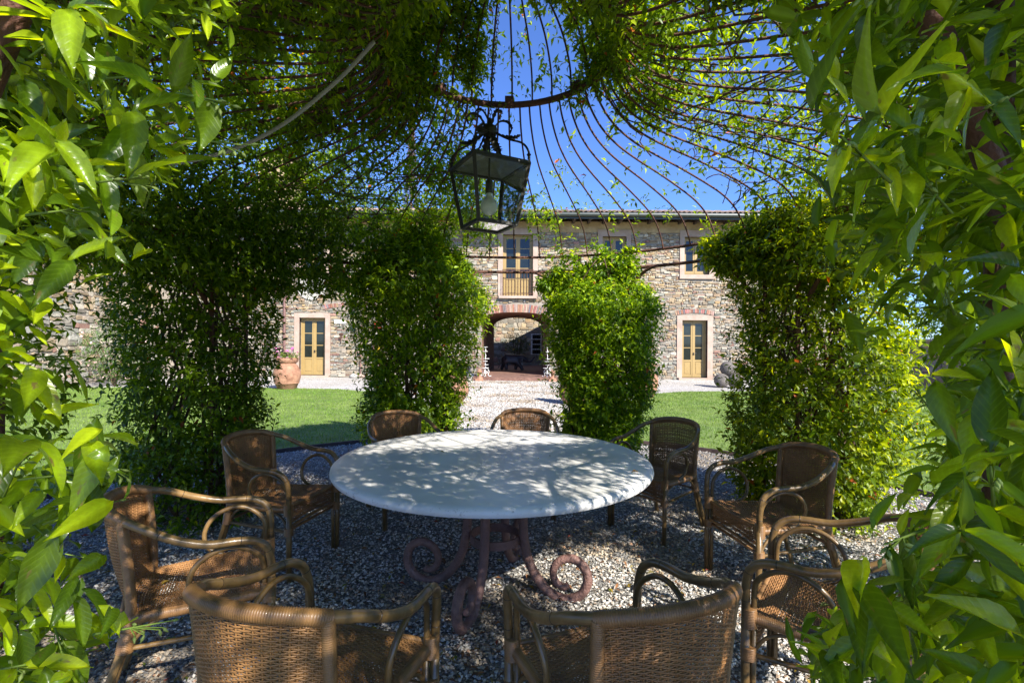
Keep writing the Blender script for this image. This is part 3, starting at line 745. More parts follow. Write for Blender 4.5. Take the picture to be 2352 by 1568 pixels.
# ================================================================== PERGOLA
pg = thing('iron_pergola', 'round rusty iron pergola with ribbed ogee dome over the table', 'pergola', (C0[0], C0[1], 0))
RO = 2.56
PROF = [(.74, 3.41), (.80, 3.28), (.93, 3.15), (1.12, 3.06), (1.36, 3.0), (1.68, 2.94), (1.99, 2.87), (2.20, 2.81), (2.36, 2.73), (2.48, 2.61), (2.55, 2.49)]
CUP = [(.74, 3.41), (.72, 3.62), (.60, 3.85), (.36, 4.05), (.10, 4.28)]
def ringpts(r, z, n=72): return [(r*math.sin(2*PI*i/n), r*math.cos(2*PI*i/n), z) for i in range(n)]
for nm, r, z, t in (('crown_ring', .74, 3.41, .026), ('eave_ring', RO, 2.49, .015), ('eave_ring', RO+.02, 2.32, .017), ):
    b = MB(); b.tube(ringpts(r, z), t, 8, close=True); b.build(nm, M['rust'], pg, True)
def rib_mesh(prof, t, name):
    b = MB(); pts = spline([(0, r, z) for r, z in prof], 5); b.tube(pts, t, 6); me = b.mesh(name, True); me.materials.append(M['rust']); return me
rib = rib_mesh(PROF, .0078, 'rib'); cup = rib_mesh(CUP, .0078, 'cupola_rib')
NR = 56
for i in range(NR):
    o = bpy.data.objects.new('rib', rib); COL.objects.link(o); o.parent = pg; o.rotation_euler = (rnd.uniform(-.003, .003), 0, -2*PI*(i+.3)/NR+rnd.uniform(-.006, .006))
for i in range(28):
    o = bpy.data.objects.new('cupola_rib', cup); COL.objects.link(o); o.parent = pg; o.rotation_euler = (0, 0, -2*PI*(i+.3)/28+rnd.uniform(-.01, .01))
posts = [22.5+45*i for i in range(8)]
for a in posts:
    t = math.radians(a); dx, dy = math.sin(t), math.cos(t); b = MB()
    for off in (-.16, .16):
        px, py = (RO)*dx+off*dy, (RO)*dy-off*dx
        b.tube([(px, py, -.05), (px, py, 2.49)], .018, 8)
    for z in (.4, 1.0, 1.6, 2.2): b.tube([(RO*dx-.16*dy, RO*dy+.16*dx, z), (RO*dx+.16*dy, RO*dy-.16*dx, z)], .01, 6)
    b.build('post', M['rust'], pg, True)
    for s_ in (-1, 1):
        b = MB(); pts = []
        for q in range(9):
            f = q/8; aa = math.radians(a+s_*(3.5+13*f)); zz = 1.72+.60*math.sin(f*PI/2)
            pts.append(((RO+.01)*math.sin(aa), (RO+.01)*math.cos(aa), zz))
        b.tube(pts, .018, 8); b.build('brace', M['rust'], pg, True)
for a in (2, 47, 92, -43, -88):                    # cleats on the crown ring
    t = math.radians(a); b = MB(); Mx = Matrix.Translation((.74*math.sin(t), .74*math.cos(t), 3.43)) @ Matrix.Rotation(-t, 4, 'Z')
    b.box(-.035, .035, -.03, .03, -.035, .04, M=Mx); b.build('cleat', M['rust'], pg)

# ---- vines
def noise3(p, s):
    return (np.sin(p[:, 0]*s*1.9+p[:, 2]*s*1.3)+np.sin(p[:, 1]*s*2.3-p[:, 2]*s*1.7+1.3)+np.sin((p[:, 0]+p[:, 1])*s*3.1+p[:, 2]*s*2.9+.7))/3
def col_points(n, cx, cy, prof, inner=.45, lump=.24):
    zs_ = np.array([q[0] for q in prof]); rs_ = np.array([q[1] for q in prof])
    z = R.uniform(zs_[0], zs_[-1], n); a = R.uniform(0, 2*PI, n); r0 = np.interp(z, zs_, rs_)
    k = R.random(n) < (r0/rs_.max()); z, a, r0 = z[k], a[k], r0[k]
    f = 1-(1-inner)*R.random(len(z))**2.4
    p = np.stack([cx+r0*np.cos(a), cy+r0*np.sin(a), z], 1)
    r = r0*f*(1+lump*noise3(p, 1.9)+lump*.55*noise3(p, 5)+lump*.35*noise3(p, 13))
    ho = R.random(len(z)) < 1.25+1.3*noise3(p+2, 4.2); z, a, r0, r = z[ho], a[ho], r0[ho], r[ho]
    w_ = R.random(len(z)) < .06; r = np.where(w_, r0*(1+.12*R.random(len(z)))+.13*R.random(len(z)), r)
    O = np.stack([cx+r*np.cos(a), cy+r*np.sin(a), z], 1)
    D = np.stack([np.cos(a), np.sin(a), R.uniform(-.1, .9, len(z))], 1)+R.normal(0, .35, (len(z), 3))
    return O, D
def arch_points(n, a_c, side, zb_mid, zb_post, tmax=1.0, rr=(2.36, 3.0), zt=2.85, thin=0):
    """leaves along the eave from post a_c towards the middle of the gap (side = -1/+1)"""
    f = R.random(n)*tmax; z0 = zb_post+(zb_mid-zb_post)*np.sin(np.clip(f/tmax, 0, 1)*PI/2)
    zt_ = zt-thin*f; z = z0+(zt_-z0)*R.random(n)
    a = np.radians(a_c+side*22.5*f); r = R.uniform(*rr, n)-.25*np.clip((z-2.5)/.5, 0, 1)
    p = np.stack([C0[0]+r*np.sin(a), C0[1]+r*np.cos(a), z+.05*np.sin(f*20)], 1)
    D = np.stack([np.sin(a), np.cos(a), 0*a], 1)*R.choice([-1, 1], (n, 1))*.8+R.normal(0, .5, (n, 3))
    return p, D
def shoots(n, cx, cy, rr, z0, z1):
    """young runners that climb from the top of a column towards the dome"""
    O = []; D = []
    for i in range(n):
        a = rnd.uniform(0, 2*PI); r = rr*math.sqrt(rnd.random()); p = np.array([cx+r*math.cos(a), cy+r*math.sin(a), z0]); d = np.array([rnd.gauss(0, .35), rnd.gauss(-.25, .35), 1.0])
        h = rnd.uniform(.1, z1-z0); s = 0
        while s < h:
            O.append(p.copy()); D.append(d.copy()); p = p+unit(d)*.045; d = d+np.array([rnd.gauss(0, .12), rnd.gauss(0, .12), -.02]); s += .045
    return np.array(O), np.array(D)
def stems(b, cx, cy, r, z1, n, t=.009):
    for i in range(n):
        a = rnd.uniform(0, 2*PI); pts = []
        for q in range(9):
            a += rnd.uniform(-.7, .7); rr = r*rnd.uniform(.25, .75)
            pts.append((cx+rr*math.cos(a), cy+rr*math.sin(a), z1*q/8))
        b.tube(spline(pts, 3), [t*(1.6-.9*k/24) for k in range(25)], 5)
def post_xy(a, r=RO): t = math.radians(a); return C0[0]+r*math.sin(t), C0[1]+r*math.cos(t)
def thin(O, soft=False):
    """gaps in the leaves: keep-probability where the sun is seen to come through to the far columns, the table and the near left leaves"""
    s = (5.2-O[:, 1])/LY; x = O[:, 0]+s*LX; z = O[:, 2]+s*LZ; p = np.ones(len(O)); kf = .22 if soft else .15
    g = (s > .45) & (x > -1.75) & (x < 1.45) & (z > .1) & (z < 2.35); p[g] = kf
    s = (4.2-O[:, 1])/LY; x = O[:, 0]+s*LX; z = O[:, 2]+s*LZ
    g = (s > .5) & (x > 2.2) & (x < 3.3) & (z > .0) & (z < 1.6); p[g] = .25
    s = (O[:, 2]-.75)/-LZ; x = O[:, 0]+s*LX; y = O[:, 1]+s*LY
    g = (s > .3) & (np.hypot(x-TXC, y-3.17) < 1.0) & (y > 3.42+.28*(x+.2)); p[g] = np.minimum(p[g], .04)
    g = (s > .3) & (np.hypot(x+.1, y-3.1) < .9) & ~g; p[g] = np.where(noise3(O, 9)[g] > .25, .3, 1)*p[g]
    s = (.65-O[:, 1])/LY; x = O[:, 0]+s*LX; z = O[:, 2]+s*LZ
    g = (s > .12) & (x > -.9) & (x < -.25) & (z > .7) & (z < 1.85); p[g] = np.minimum(p[g], .08)
    if soft: p = np.where((np.hypot(O[:, 0]-C0[0], O[:, 1]-C0[1]) < 1.15) & (O[:, 0] > .3), np.maximum(p, .62), p)
    return R.random(len(O)) < p
TXC = -.114
def vine(name, label, a, centre, prof, n, arches, L=.058, nparts=250, tmpl=LOW, extra=None, cm=(1, 1, 1), k=6, young=.25, flt=None, buds=0, dry=.006, nst=26):
    cx, cy = centre
    t = thing(name, label, 'climbing plant', (cx, cy, 0), group='jasmine vines on the pergola posts')
    O, D = col_points(n, cx, cy, prof)
    for (m_, side, zm, zp, tm, kw) in arches:
        o2, d2 = arch_points(m_, a, side, zm, zp, tm, **kw); O = np.concatenate([O, o2]); D = np.concatenate([D, d2])
    if extra is not None: O = np.concatenate([O, extra[0]]); D = np.concatenate([D, extra[1]])
    m_ = thin(O); O, D = O[m_], D[m_]
    if flt is not None: m_ = flt(O); O, D = O[m_], D[m_]
    d = sprigs(O, D, k=k, stem=L*1.7, L=L, young=young, dry=dry, ratio=(.31 if a < 0 else .27) if tmpl is HI else .42, droop=.45 if tmpl is HI else .3)
    if flt is not None: d = sub(d, flt(d['P']+unit(d['X'])*d['L'][:, None]*.9))
    d['C'] = d['C']*np.array([cm])  # column tint
    place_foliage(d, t, tmpl, nparts, origin=(cx, cy, 0))
    b = MB(); stems(b, 0, 0, prof[len(prof)//2][1]*(.4 if tmpl is HI else 1), 2.4, 7 if tmpl is HI else nst, .0035 if tmpl is HI else .009); b.build('stem', M['twig'], t, True)
    # new green shoots carrying the outer leaves
    if buds:
        u, v = proj(O); vis = np.nonzero((np.linalg.norm(O-np.array([0, 0, 1.5]), axis=1) > .5) & (u > -50) & (u < 2400) & (v > -50) & (v < 1600))[0]
        pick = R.choice(vis, min(buds, len(vis)), replace=False) if len(vis) else []
        b = MB(); g_ = MB()
        for i in pick:
            o_ = Vector(O[i]); dr = Vector(unit(D[i])); tip = o_+dr*L*.5
            g_.tube([o_-dr*.03-Vector((cx, cy, 0)), o_-Vector((cx, cy, 0)), tip-Vector((cx, cy, 0))], [.0016, .0013, .0009], 4)
            for q in range(7):
                rv = Vector((rnd.uniform(-1, 1), rnd.uniform(-1, 1), rnd.uniform(-1, .5))).normalized()
                rv = (rv+Vector((0, 0, -.5))).normalized(); e = tip-dr*L*rnd.uniform(-.05, .35)+rv*L*rnd.uniform(.06, .18)
                g_.tube([tip-dr*L*.4-Vector((cx, cy, 0)), e-Vector((cx, cy, 0))], .0008, 3, False)
                b.tube([e-Vector((cx, cy, 0)), e+rv*L*.05-Vector((cx, cy, 0)), e+rv*L*.11-Vector((cx, cy, 0))], [.0009, .0021, .0004], 5, col=(.26, .34, .09))
        b.build('flower_buds', M['bud'], t, True, kind='stuff'); g_.build('flower_stalks', M['green_stem'], t, True, kind='stuff')
    return t
G_ = dict
px, py = post_xy(-22.5)
vine('jasmine_vine', 'bright green jasmine column left of the gravel path, in front of the farmhouse arch', -22.5, (px-.07, py+.05),
     [(0, .32), (.25, .42), (.8, .48), (1.4, .53), (1.8, .62), (2.05, .74), (2.3, .55), (2.5, .34), (2.75, .12)], 8200,
     [(750, -1, 2.05, 1.85, 1.0, G_(rr=(2.3, 2.8), zt=2.7)), (600, 1, 2.25, 1.7, .55, G_(rr=(2.4, 2.8), zt=2.6, thin=.3))], L=.078, young=.9, dry=.006, cm=(1.2, 1.25, 1.2), extra=shoots(40, px, py, .6, 2.35, 2.95))  # leaf colour brightened so the column reads as sunlit
px, py = post_xy(22.5)
vine('jasmine_vine', 'bright jasmine column right of the gravel path with an iron brace beside it', 22.5, (px+.11, py+.05),
     [(0, .28), (.3, .38), (.8, .42), (1.4, .45), (1.75, .50), (1.9, .54), (2.08, .42), (2.2, .26), (2.38, .08)], 8200,
     [(600, -1, 2.2, 1.7, .6, G_(rr=(2.4, 2.8), zt=2.3, thin=.1)), (220, 1, 2.25, 2.0, .5, G_(rr=(2.45, 2.7), zt=2.55, thin=.1))], L=.078, young=.9, dry=.004, cm=(1.2, 1.25, 1.2), extra=shoots(9, px-.25, py, .25, 2.25, 2.7))  # brighter leaf tint stands in for sun on this column
px, py = post_xy(-67.5)
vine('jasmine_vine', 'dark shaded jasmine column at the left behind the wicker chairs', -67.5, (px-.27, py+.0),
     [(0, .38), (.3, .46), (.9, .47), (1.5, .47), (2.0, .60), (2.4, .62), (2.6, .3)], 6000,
     [(1300, 1, 1.98, 1.85, 1.0, G_(rr=(2.2, 2.9), zt=2.9)), (900, -1, 2.0, 1.9, 1.0, G_(rr=(2.2, 3.0), zt=2.9))], L=.070, young=.2, cm=(.72, .78, .8))  # leaf colour darkened to paint in the shade on this column
px, py = post_xy(67.5)
vine('jasmine_vine', 'broad jasmine column at the right, dark above and yellow green low down', 67.5, (px+.32, py+.05),
     [(0, .34), (.25, .50), (.8, .60), (1.2, .56), (1.7, .48), (2.1, .56), (2.35, .7), (2.6, .4), (2.7, .2)], 7500,
     [(1100, -1, 2.25, 2.0, .72, G_(rr=(2.4, 2.8), zt=2.62, thin=.2)), (2000, 1, 2.05, 1.8, 1.0, G_(rr=(2.2, 2.9), zt=2.7))], L=.078, young=.95, cm=(1.35, 1.22, 1))  # sunlight painted into the leaves: tint brighter and yellower
px, py = post_xy(-112.5)
vine('jasmine_vine', 'shaded jasmine column at the far left edge half hidden by the nearest leaves', -112.5, (px-.40, py),
     [(0, .4), (.5, .45), (1.5, .45), (2.2, .7), (2.8, .5)], 2600, [(1200, 1, 2.0, 1.9, 1, {}), (1500, -1, 2.1, 1.8, 1, {})], L=.07, nparts=120)
px, py = post_xy(112.5)
vine('jasmine_vine', 'shaded jasmine column at the far right edge half hidden by the nearest leaves', 112.5, (px+.40, py),
     [(0, .4), (.5, .5), (1.5, .5), (2.2, .8), (2.8, .5)], 3000, [(1500, -1, 2.1, 1.8, 1, {}), (1500, 1, 2.1, 1.8, 1, {})], L=.07, nparts=120)
# the two columns that flank the camera
LB = np.array([(-100, 600), (0, 560), (150, 530), (250, 500), (330, 490), (420, 400), (500, 300), (600, 350), (690, 330), (760, 200), (900, 215), (1000, 280), (1100, 320), (1135, 205), (1290, 190), (1350, 180), (1440, 345), (1480, 230), (1568, 220), (1700, 220)])
RB = np.array([(-100, 1700), (0, 1760), (100, 1800), (200, 1850), (300, 1870), (430, 1850), (520, 1900), (600, 1900), (700, 1960), (780, 1950), (900, 2060), (1000, 2010), (1100, 2020), (1200, 2060), (1300, 2090), (1380, 2040), (1420, 1770), (1500, 1830), (1568, 1850), (1700, 1850)])
def flt_l(p):
    u, v = proj(p); h = (u > 108) & (u < 330) & (v > 640) & (v < 890) & (R.random(len(p)) < .96)
    return (p[:, 1] < .12) | ((u < np.interp(v, LB[:, 0], LB[:, 1])) & ~h)
def flt_r(p):
    u, v = proj(p); h = (u > 2020) & (u < 2170) & (v > 700) & (v < 1150) & (R.random(len(p)) < .85)
    return (p[:, 1] < .12) | ((u > np.interp(v, RB[:, 0], RB[:, 1])) & ~h)
def near_fill(n, side, d0, d1, BB, gap):
    v = R.uniform(-60, 1640, n); e = np.interp(v, BB[:, 0], BB[:, 1])
    u = e-R.random(n)**.9*(e+260) if side < 0 else e+R.random(n)**.9*(2600-e)
    d = R.uniform(d0, d1, n)
    m = ~((u > gap[0]) & (u < gap[1]) & (v > gap[2]) & (v < gap[3]) & (R.random(n) < gap[4])); u, v, d = u[m], v[m], d[m]
    p = np.array([P(a, b_, c) for a, b_, c in zip(u, v, d)])
    D = np.stack([np.full(len(p), -side*.9), R.uniform(-.6, .1, len(p)), R.uniform(-.35, .6, len(p))], 1)+R.normal(0, .3, (len(p), 3))
    return p, D
ex = near_fill(210, -1, .42, .80, LB, (105, 330, 610, 900, .93))
vine('jasmine_vine', 'sunlit jasmine close to the camera at the left with large glossy leaves', -157.5, (-1.12, .72),
     [(0, .5), (.6, .58), (1.4, .58), (2.0, .68), (2.5, .8), (2.9, .4)], 800,
     [(700, 1, 2.3, 2.0, 1, G_(zt=3.0)), (500, -1, 2.2, 1.8, 1, {})], L=.080, nparts=300, tmpl=HI, extra=ex, flt=flt_l, buds=60, young=.9, dry=.0)
ex = near_fill(330, 1, .45, .95, RB, (2020, 2190, 700, 1190, .85))
vine('jasmine_vine', 'shaded jasmine close to the camera at the right with long dark leaves and small buds', 157.5, (1.12, .74),
     [(0, .5), (.6, .58), (1.4, .58), (2.0, .68), (2.5, .8), (2.9, .4)], 1300,
     [(700, -1, 2.3, 2.0, 1, G_(zt=3.0)), (900, 1, 2.2, 1.8, 1, {})], L=.082, nparts=300, tmpl=HI, extra=ex, flt=flt_r, buds=90, young=.1, dry=.0)
# canopy over the dome
pr = np.array(PROF); ps = np.concatenate([[0], np.cumsum(np.hypot(*np.diff(pr, axis=0).T))]); ps /= ps[-1]
def dome(az, s): r = np.interp(s, ps, pr[:, 0]); z = np.interp(s, ps, pr[:, 1]); return r, z
n = 54000
s_ = R.random(n)**.72; az = R.uniform(-180, 180, n)
r_, z_ = dome(az, s_)
def smooth(x, a, b_): return np.clip((x-a)/(b_-a), 0, 1)
dens = np.ones(n)*.9
win = smooth(az, -30, -6)*(1-smooth(az, 58, 72)); dens *= 1-win*.985
dens = np.maximum(dens, .30*((az > 5) & (az < 14) & (s_ > .62) & (s_ < .97)))         # clump on the far rim
dens = np.maximum(dens, .35*((az > -14) & (az < -2) & (s_ > .45) & (s_ < .95)))
for a0, w0 in ((51, 1.3), (40, .5), (33, .5)): dens = np.maximum(dens, (.5 if a0 == 51 else .12)*(np.abs(az-a0) < w0)*(s_ > .15))
out_ = (az < -35) & (az > -125) & (s_ > .45); dens = np.where(out_, dens*.6, dens)
mid = smooth(az, -75, -50)*(1-smooth(az, -30, -25))*smooth(s_, .2, .4); dens *= 1-.5*mid
dens *= np.clip(.85+.9*noise3(np.stack([r_*np.sin(np.radians(az)), r_*np.cos(np.radians(az)), z_], 1), 2.6), .1, 1)
k_ = R.random(n) < dens; az, r_, z_, s_ = az[k_], r_[k_], z_[k_], s_[k_]
h_ = np.abs(R.normal(0, .13, len(az)))-.02; a = np.radians(az)
O = np.stack([C0[0]+(r_+h_*.3)*np.sin(a), C0[1]+(r_+h_*.3)*np.cos(a), z_+h_], 1)
D = np.stack([np.sin(a)*.3, np.cos(a)*.3, R.uniform(-.2, 1.0, len(a))], 1)+R.normal(0, .6, (len(a), 3))
# leaves inside the cupola
n2 = 13000; az2 = R.uniform(0, 360, n2); q = R.random(n2); rc = np.interp(q, [0, .3, .6, .85, 1], [.74, .72, .6, .36, .1]); zc = np.interp(q, [0, .3, .6, .85, 1], [3.41, 3.62, 3.85, 4.05, 4.28])
k2 = ~(((az2 < 48) | (az2 > 344)) & (R.random(n2) < .95)) & (R.random(n2) < np.where((az2 > 80) & (az2 < 300), 1.0, .8)); az2, rc, zc = az2[k2], rc[k2], zc[k2]; a2 = np.radians(az2)
O2 = np.stack([C0[0]+(rc+.03)*np.sin(a2), C0[1]+(rc+.03)*np.cos(a2), zc+R.uniform(-.04, .15, len(a2))], 1); D2 = R.normal(0, 1, (len(a2), 3))
# a few sprays hanging under the crown ring and along it
n3 = 900; a3 = np.radians(np.concatenate([R.uniform(-150, -22, 500), R.uniform(-22, 45, 60), R.uniform(45, 130, 340)])); O3 = np.stack([C0[0]+.74*np.sin(a3), C0[1]+.74*np.cos(a3), 3.42+R.uniform(-.12, .10, n3)], 1)
D3 = R.normal(0, 1, (n3, 3))
ct = thing('canopy_vine', 'jasmine spread over the iron dome above the table, open to the sky in the middle', 'climbing plant', (C0[0], C0[1], 2.5))
O = np.concatenate([O, O2, O3]); D = np.concatenate([D, D2, D3]); m_ = thin(O, True); O, D = O[m_], D[m_]
d = sprigs(O, D, k=5, stem=.09, L=.066, young=.4, dry=.01, droop=.15)
place_foliage(d, ct, LOW, 300, origin=(C0[0], C0[1], 2.5))
b = MB()
for i in range(300):
    az0 = rnd.uniform(-180, 180); s0 = rnd.uniform(0, .9)
    if -22 < az0 < 62 and rnd.random() < .93: continue
    pts = []; aa, ss = az0, s0; da, ds = rnd.uniform(-7, 7), rnd.uniform(-.08, .08)
    for q in range(12):
        rr, zz = dome(aa, min(1, max(0, ss))); t = math.radians(aa)
        pts.append((rr*math.sin(t), rr*math.cos(t), float(zz)-2.5+rnd.uniform(-.02, .05))); aa += da+rnd.uniform(-3, 3); ss += ds+rnd.uniform(-.04, .04)
        if -16 < aa < 58: break
    if len(pts) > 3: b.tube(spline(pts, 2), rnd.uniform(.0025, .006), 4, False)
b.build('runners', M['twig'], ct, True, kind='stuff')

# ---- conduit
b = MB(); pts = spline([P(60, 330, 2.2), P(150, 352, 2.45), P(330, 380, 2.7), P(500, 355, 2.8), P(640, 292, 2.8), P(770, 190, 2.75), P(860, 95, 2.65)], 60)
b.tube(pts, [.0105+(.0016 if i % 3 else -.0012) for i in range(len(pts))], 8)
tag(b.build('corrugated_conduit', M['hose'], None, True), 'grey corrugated cable conduit sagging under the leaves at the upper left', 'conduit')

# ================================================================== LANTERN
LCX, LCY = -.155, 3.165
ln = thing('hanging_lantern', 'black iron lantern with glass panes and leaf scrolls hanging from the dome', 'lantern', (LCX, LCY, 2.247))
TH, BH = .375, 0
TA = math.radians(-17)
def cr(r, z, k): a = TA+PI/2*k; return Vector((r*math.cos(a), r*math.sin(a), z))
top = [cr(.27, .385, k) for k in range(4)]; bot = [cr(.187, 0, k) for k in range(4)]
b = MB()
for k in range(4):
    k2 = (k+1) % 4
    b.tube([top[k], bot[k]], .016, 4); b.tube([top[k], top[k2]], .015, 4); b.tube([bot[k], bot[k2]], .014, 4)
b.build('lantern_frame', M['lantern_iron'], ln)
b = MB(); apex = [cr(.05, .44, k) for k in range(4)]
b.add(top+apex, [(0, 1, 5, 4), (1, 2, 6, 5), (2, 3, 7, 6), (3, 0, 4, 7), (4, 5, 6, 7)]); b.build('lantern_roof', M['lantern_tin'], ln)
mg, N, L, bs = newmat('dusty_glass'); tr = N.new('ShaderNodeBsdfTransparent'); tr.inputs[0].default_value = (.86, .9, .86, 1)
gl = N.new('ShaderNodeBsdfGlossy'); gl.inputs['Roughness'].default_value = .03; df = N.new('ShaderNodeBsdfDiffuse'); df.inputs[0].default_value = (.5, .5, .45, 1)
fr_ = N.new('ShaderNodeFresnel'); fr_.inputs[0].default_value = 1.25; m1 = N.new('ShaderNodeMixShader'); m2 = N.new('ShaderNodeMixShader')
ns_ = N.new('ShaderNodeTexNoise'); ns_.inputs['Scale'].default_value = 9; mr_ = N.new('ShaderNodeMapRange'); mr_.inputs['From Min'].default_value = .35; mr_.inputs['To Max'].default_value = .16
L.new(ns_.outputs[0], mr_.inputs[0]); L.new(mr_.outputs[0], m2.inputs[0])
L.new(fr_.outputs[0], m1.inputs[0]); L.new(tr.outputs[0], m1.inputs[1]); L.new(gl.outputs[0], m1.inputs[2])
L.new(m1.outputs[0], m2.inputs[1]); L.new(df.outputs[0], m2.inputs[2]); L.new(m2.outputs[0], N['Material Output'].inputs['Surface'])
for k in range(4):
    k2 = (k+1) % 4; b = MB(); b.add([bot[k], bot[k2], top[k2], top[k]], [(0, 1, 2, 3)]); b.build('glass_pane', mg, ln)
b = MB(); b.add(bot, [(0, 1, 2, 3)]); b.build('glass_pane', mg, ln)
b = MB(); b.tube([(0, 0, .43), (0, 0, .30)], .007, 6); b.lathe([(.012, .205), (.024, .215), (.025, .29), (.012, .305)], 12); b.build('lamp_holder', M['lantern_iron'], ln, True)
b = MB(); cx_ = .0; zc_ = .128
prof = [(.001, zc_-.057)]+[(.057*math.sin(t), zc_-.057*math.cos(t)) for t in np.linspace(.2, 2.6, 14)]+[(.021, zc_+.07), (.020, .212)]
b.lathe(prof, 20); mb_ = mat('opal_bulb', (.75, .78, .75), .12, noise=.03, coat=.5); b.build('light_bulb', mb_, ln, True)
def leafband(b, pts, w0):
    """wrought acanthus strip with a toothed edge"""
    n = len(pts); vs = []; fs = []
    for i, p in enumerate(pts):
        p = Vector(p); t = (Vector(pts[min(i+1, n-1)])-Vector(pts[max(i-1, 0)])).normalized(); sd_ = t.cross(Vector((0, 0, 1)))
        sd_ = sd_.normalized() if sd_.length > .05 else Vector((1, 0, 0)); nn = sd_.cross(t)
        w_ = w0*math.sin(PI*(i+.5)/n)**.7*(1.25 if i % 2 else .65)
        vs += [p-sd_*w_+nn*.006, p+nn*-.002, p+sd_*w_+nn*.006]
        if i: a = (i-1)*3; fs += [(a, a+1, a+4, a+3), (a+1, a+2, a+5, a+4)]
    b.add(vs, fs)
for k in range(4):
    a = TA+PI/2*k; dr = Vector((math.cos(a), math.sin(a), 0)); b = MB()
    pts = spline([dr*.27+Vector((0, 0, .39)), dr*.262+Vector((0, 0, .46)), dr*.22+Vector((0, 0, .515)), dr*.13+Vector((0, 0, .55)), dr*.045+Vector((0, 0, .60)), dr*.03+Vector((0, 0, .63))], 5)
    b.tube(pts, .007, 6); b.build('scroll_arm', M['lantern_iron'], ln, True)
    b = MB(); leafband(b, spline([dr*.04+Vector((0, 0, .60)), dr*.10+Vector((0, 0, .565)), dr*.17+Vector((0, 0, .55)), dr*.21+Vector((0, 0, .565))], 5), .034)
    leafband(b, spline([dr*.265+Vector((0, 0, .40)), dr*.262+Vector((0, 0, .46)), dr*.235+Vector((0, 0, .50))], 5), .014)
    a2 = a+PI/4; d2 = Vector((math.cos(a2), math.sin(a2), 0))
    pts = spline([d2*.02+Vector((0, 0, .62)), d2*.07+Vector((0, 0, .69)), d2*.13+Vector((0, 0, .70)), d2*.16+Vector((0, 0, .665)), d2*.15+Vector((0, 0, .63))], 5)
    leafband(b, pts, .016); b.tube(pts, .0045, 5)
    leafband(b, spline([d2*.02+Vector((0, 0, .61)), d2*.05+Vector((0, 0, .53)), d2*.085+Vector((0, 0, .46))], 5), .026)
    b.build('iron_leaf', M['lantern_iron'], ln)
b = MB(); b.lathe([(.02, .585), (.045, .59), (.052, .62), (.045, .645), (.02, .65), (.012, .70)], 12)
b.tube([(.0, 0, .43), (0, 0, .6)], .006, 6)
leafband(b, spline([(0, 0, .64), (-.02, -.01, .70), (-.05, -.01, .745), (-.085, -.01, .74), (-.09, -.01, .70)], 4), .02)
b.build('crown_knot', M['lantern_iron'], ln)
b = MB(); z = .66; i = 0
while z < 2.0:
    pts = []
    for q in range(10):
        t = 2*PI*q/10; u, v = .008*math.cos(t), .017*math.sin(t)
        pts.append((u, 0, z+v) if i % 2 else (0, u, z+v))
    f_ = (z-.66)/1.34
    b.tube([(x+(C0[0]-LCX)*f_, y+(C0[1]-LCY)*f_, zz) for x, y, zz in pts], .0026, 4, close=True); z += .027; i += 1
b.build('chain', M['lantern_iron'], ln, True)

# ================================================================== TABLE
TX, TY = -.114, 3.17
tb = thing('garden_table', 'large round white stone table on reddish scrolled iron legs', 'table', (TX, TY, 0))
tm, N, L, bs = newmat('white_table_top')
tc = N.new('ShaderNodeTexCoord'); n1 = N.new('ShaderNodeTexNoise'); n1.inputs['Scale'].default_value = 2.2; n1.inputs['Detail'].default_value = 8
n2_ = N.new('ShaderNodeTexNoise'); n2_.inputs['Scale'].default_value = 38; n2_.inputs['Detail'].default_value = 8; n2_.inputs['Roughness'].default_value = .75
L.new(tc.outputs['Object'], n1.inputs['Vector']); L.new(tc.outputs['Object'], n2_.inputs['Vector'])
rp = N.new('ShaderNodeValToRGB'); rp.color_ramp.elements[0].color = (.54, .52, .47, 1); rp.color_ramp.elements[1].color = (.78, .75, .70, 1); rp.color_ramp.elements[0].position = .32; rp.color_ramp.elements[1].position = .60
L.new(n1.outputs[0], rp.inputs[0])
# lichen specks gather on the rim
sx = N.new('ShaderNodeSeparateXYZ'); L.new(tc.outputs['Object'], sx.inputs[0])
ln_ = N.new('ShaderNodeVectorMath'); ln_.operation = 'LENGTH'; cmb = N.new('ShaderNodeCombineXYZ'); L.new(sx.outputs[0], cmb.inputs[0]); L.new(sx.outputs[1], cmb.inputs[1]); L.new(cmb.outputs[0], ln_.inputs[0])
mr_ = N.new('ShaderNodeMapRange'); mr_.inputs['From Min'].default_value = .94; mr_.inputs['From Max'].default_value = 1.0; mr_.inputs['To Min'].default_value = .28; mr_.inputs['To Max'].default_value = .44
L.new(ln_.outputs['Value'], mr_.inputs[0]); lt = N.new('ShaderNodeMath'); lt.operation = 'SUBTRACT'; L.new(mr_.outputs[0], lt.inputs[0]); L.new(n2_.outputs[0], lt.inputs[1])
ml = N.new('ShaderNodeMath'); ml.operation = 'MULTIPLY'; ml.inputs[1].default_value = 7; ml.use_clamp = True; L.new(lt.outputs[0], ml.inputs[0])
mx = N.new('ShaderNodeMix'); mx.data_type = 'RGBA'; mx.inputs[7].default_value = (.17, .15, .12, 1); L.new(ml.outputs[0], mx.inputs[0]); L.new(rp.outputs[0], mx.inputs[6]); L.new(mx.outputs[2], bs.inputs['Base Color'])
bs.inputs['Roughness'].default_value = .42; bp = N.new('ShaderNodeBump'); bp.inputs['Strength'].default_value = .08; L.new(n2_.outputs[0], bp.inputs['Height']); L.new(bp.outputs[0], bs.inputs['Normal'])
b = MB(); RT = 1.003
b.lathe([(RT-.05, .703), (RT-.008, .708), (RT, .722), (RT-.004, .738), (RT-.018, .749), (RT-.05, .752), (.6, .751), (.02, .75)], 96)
b.build('table_top', tm, tb, auto=50)
BX, BY = .02, -.17            # the iron base stands a little nearer the camera than the middle of the top
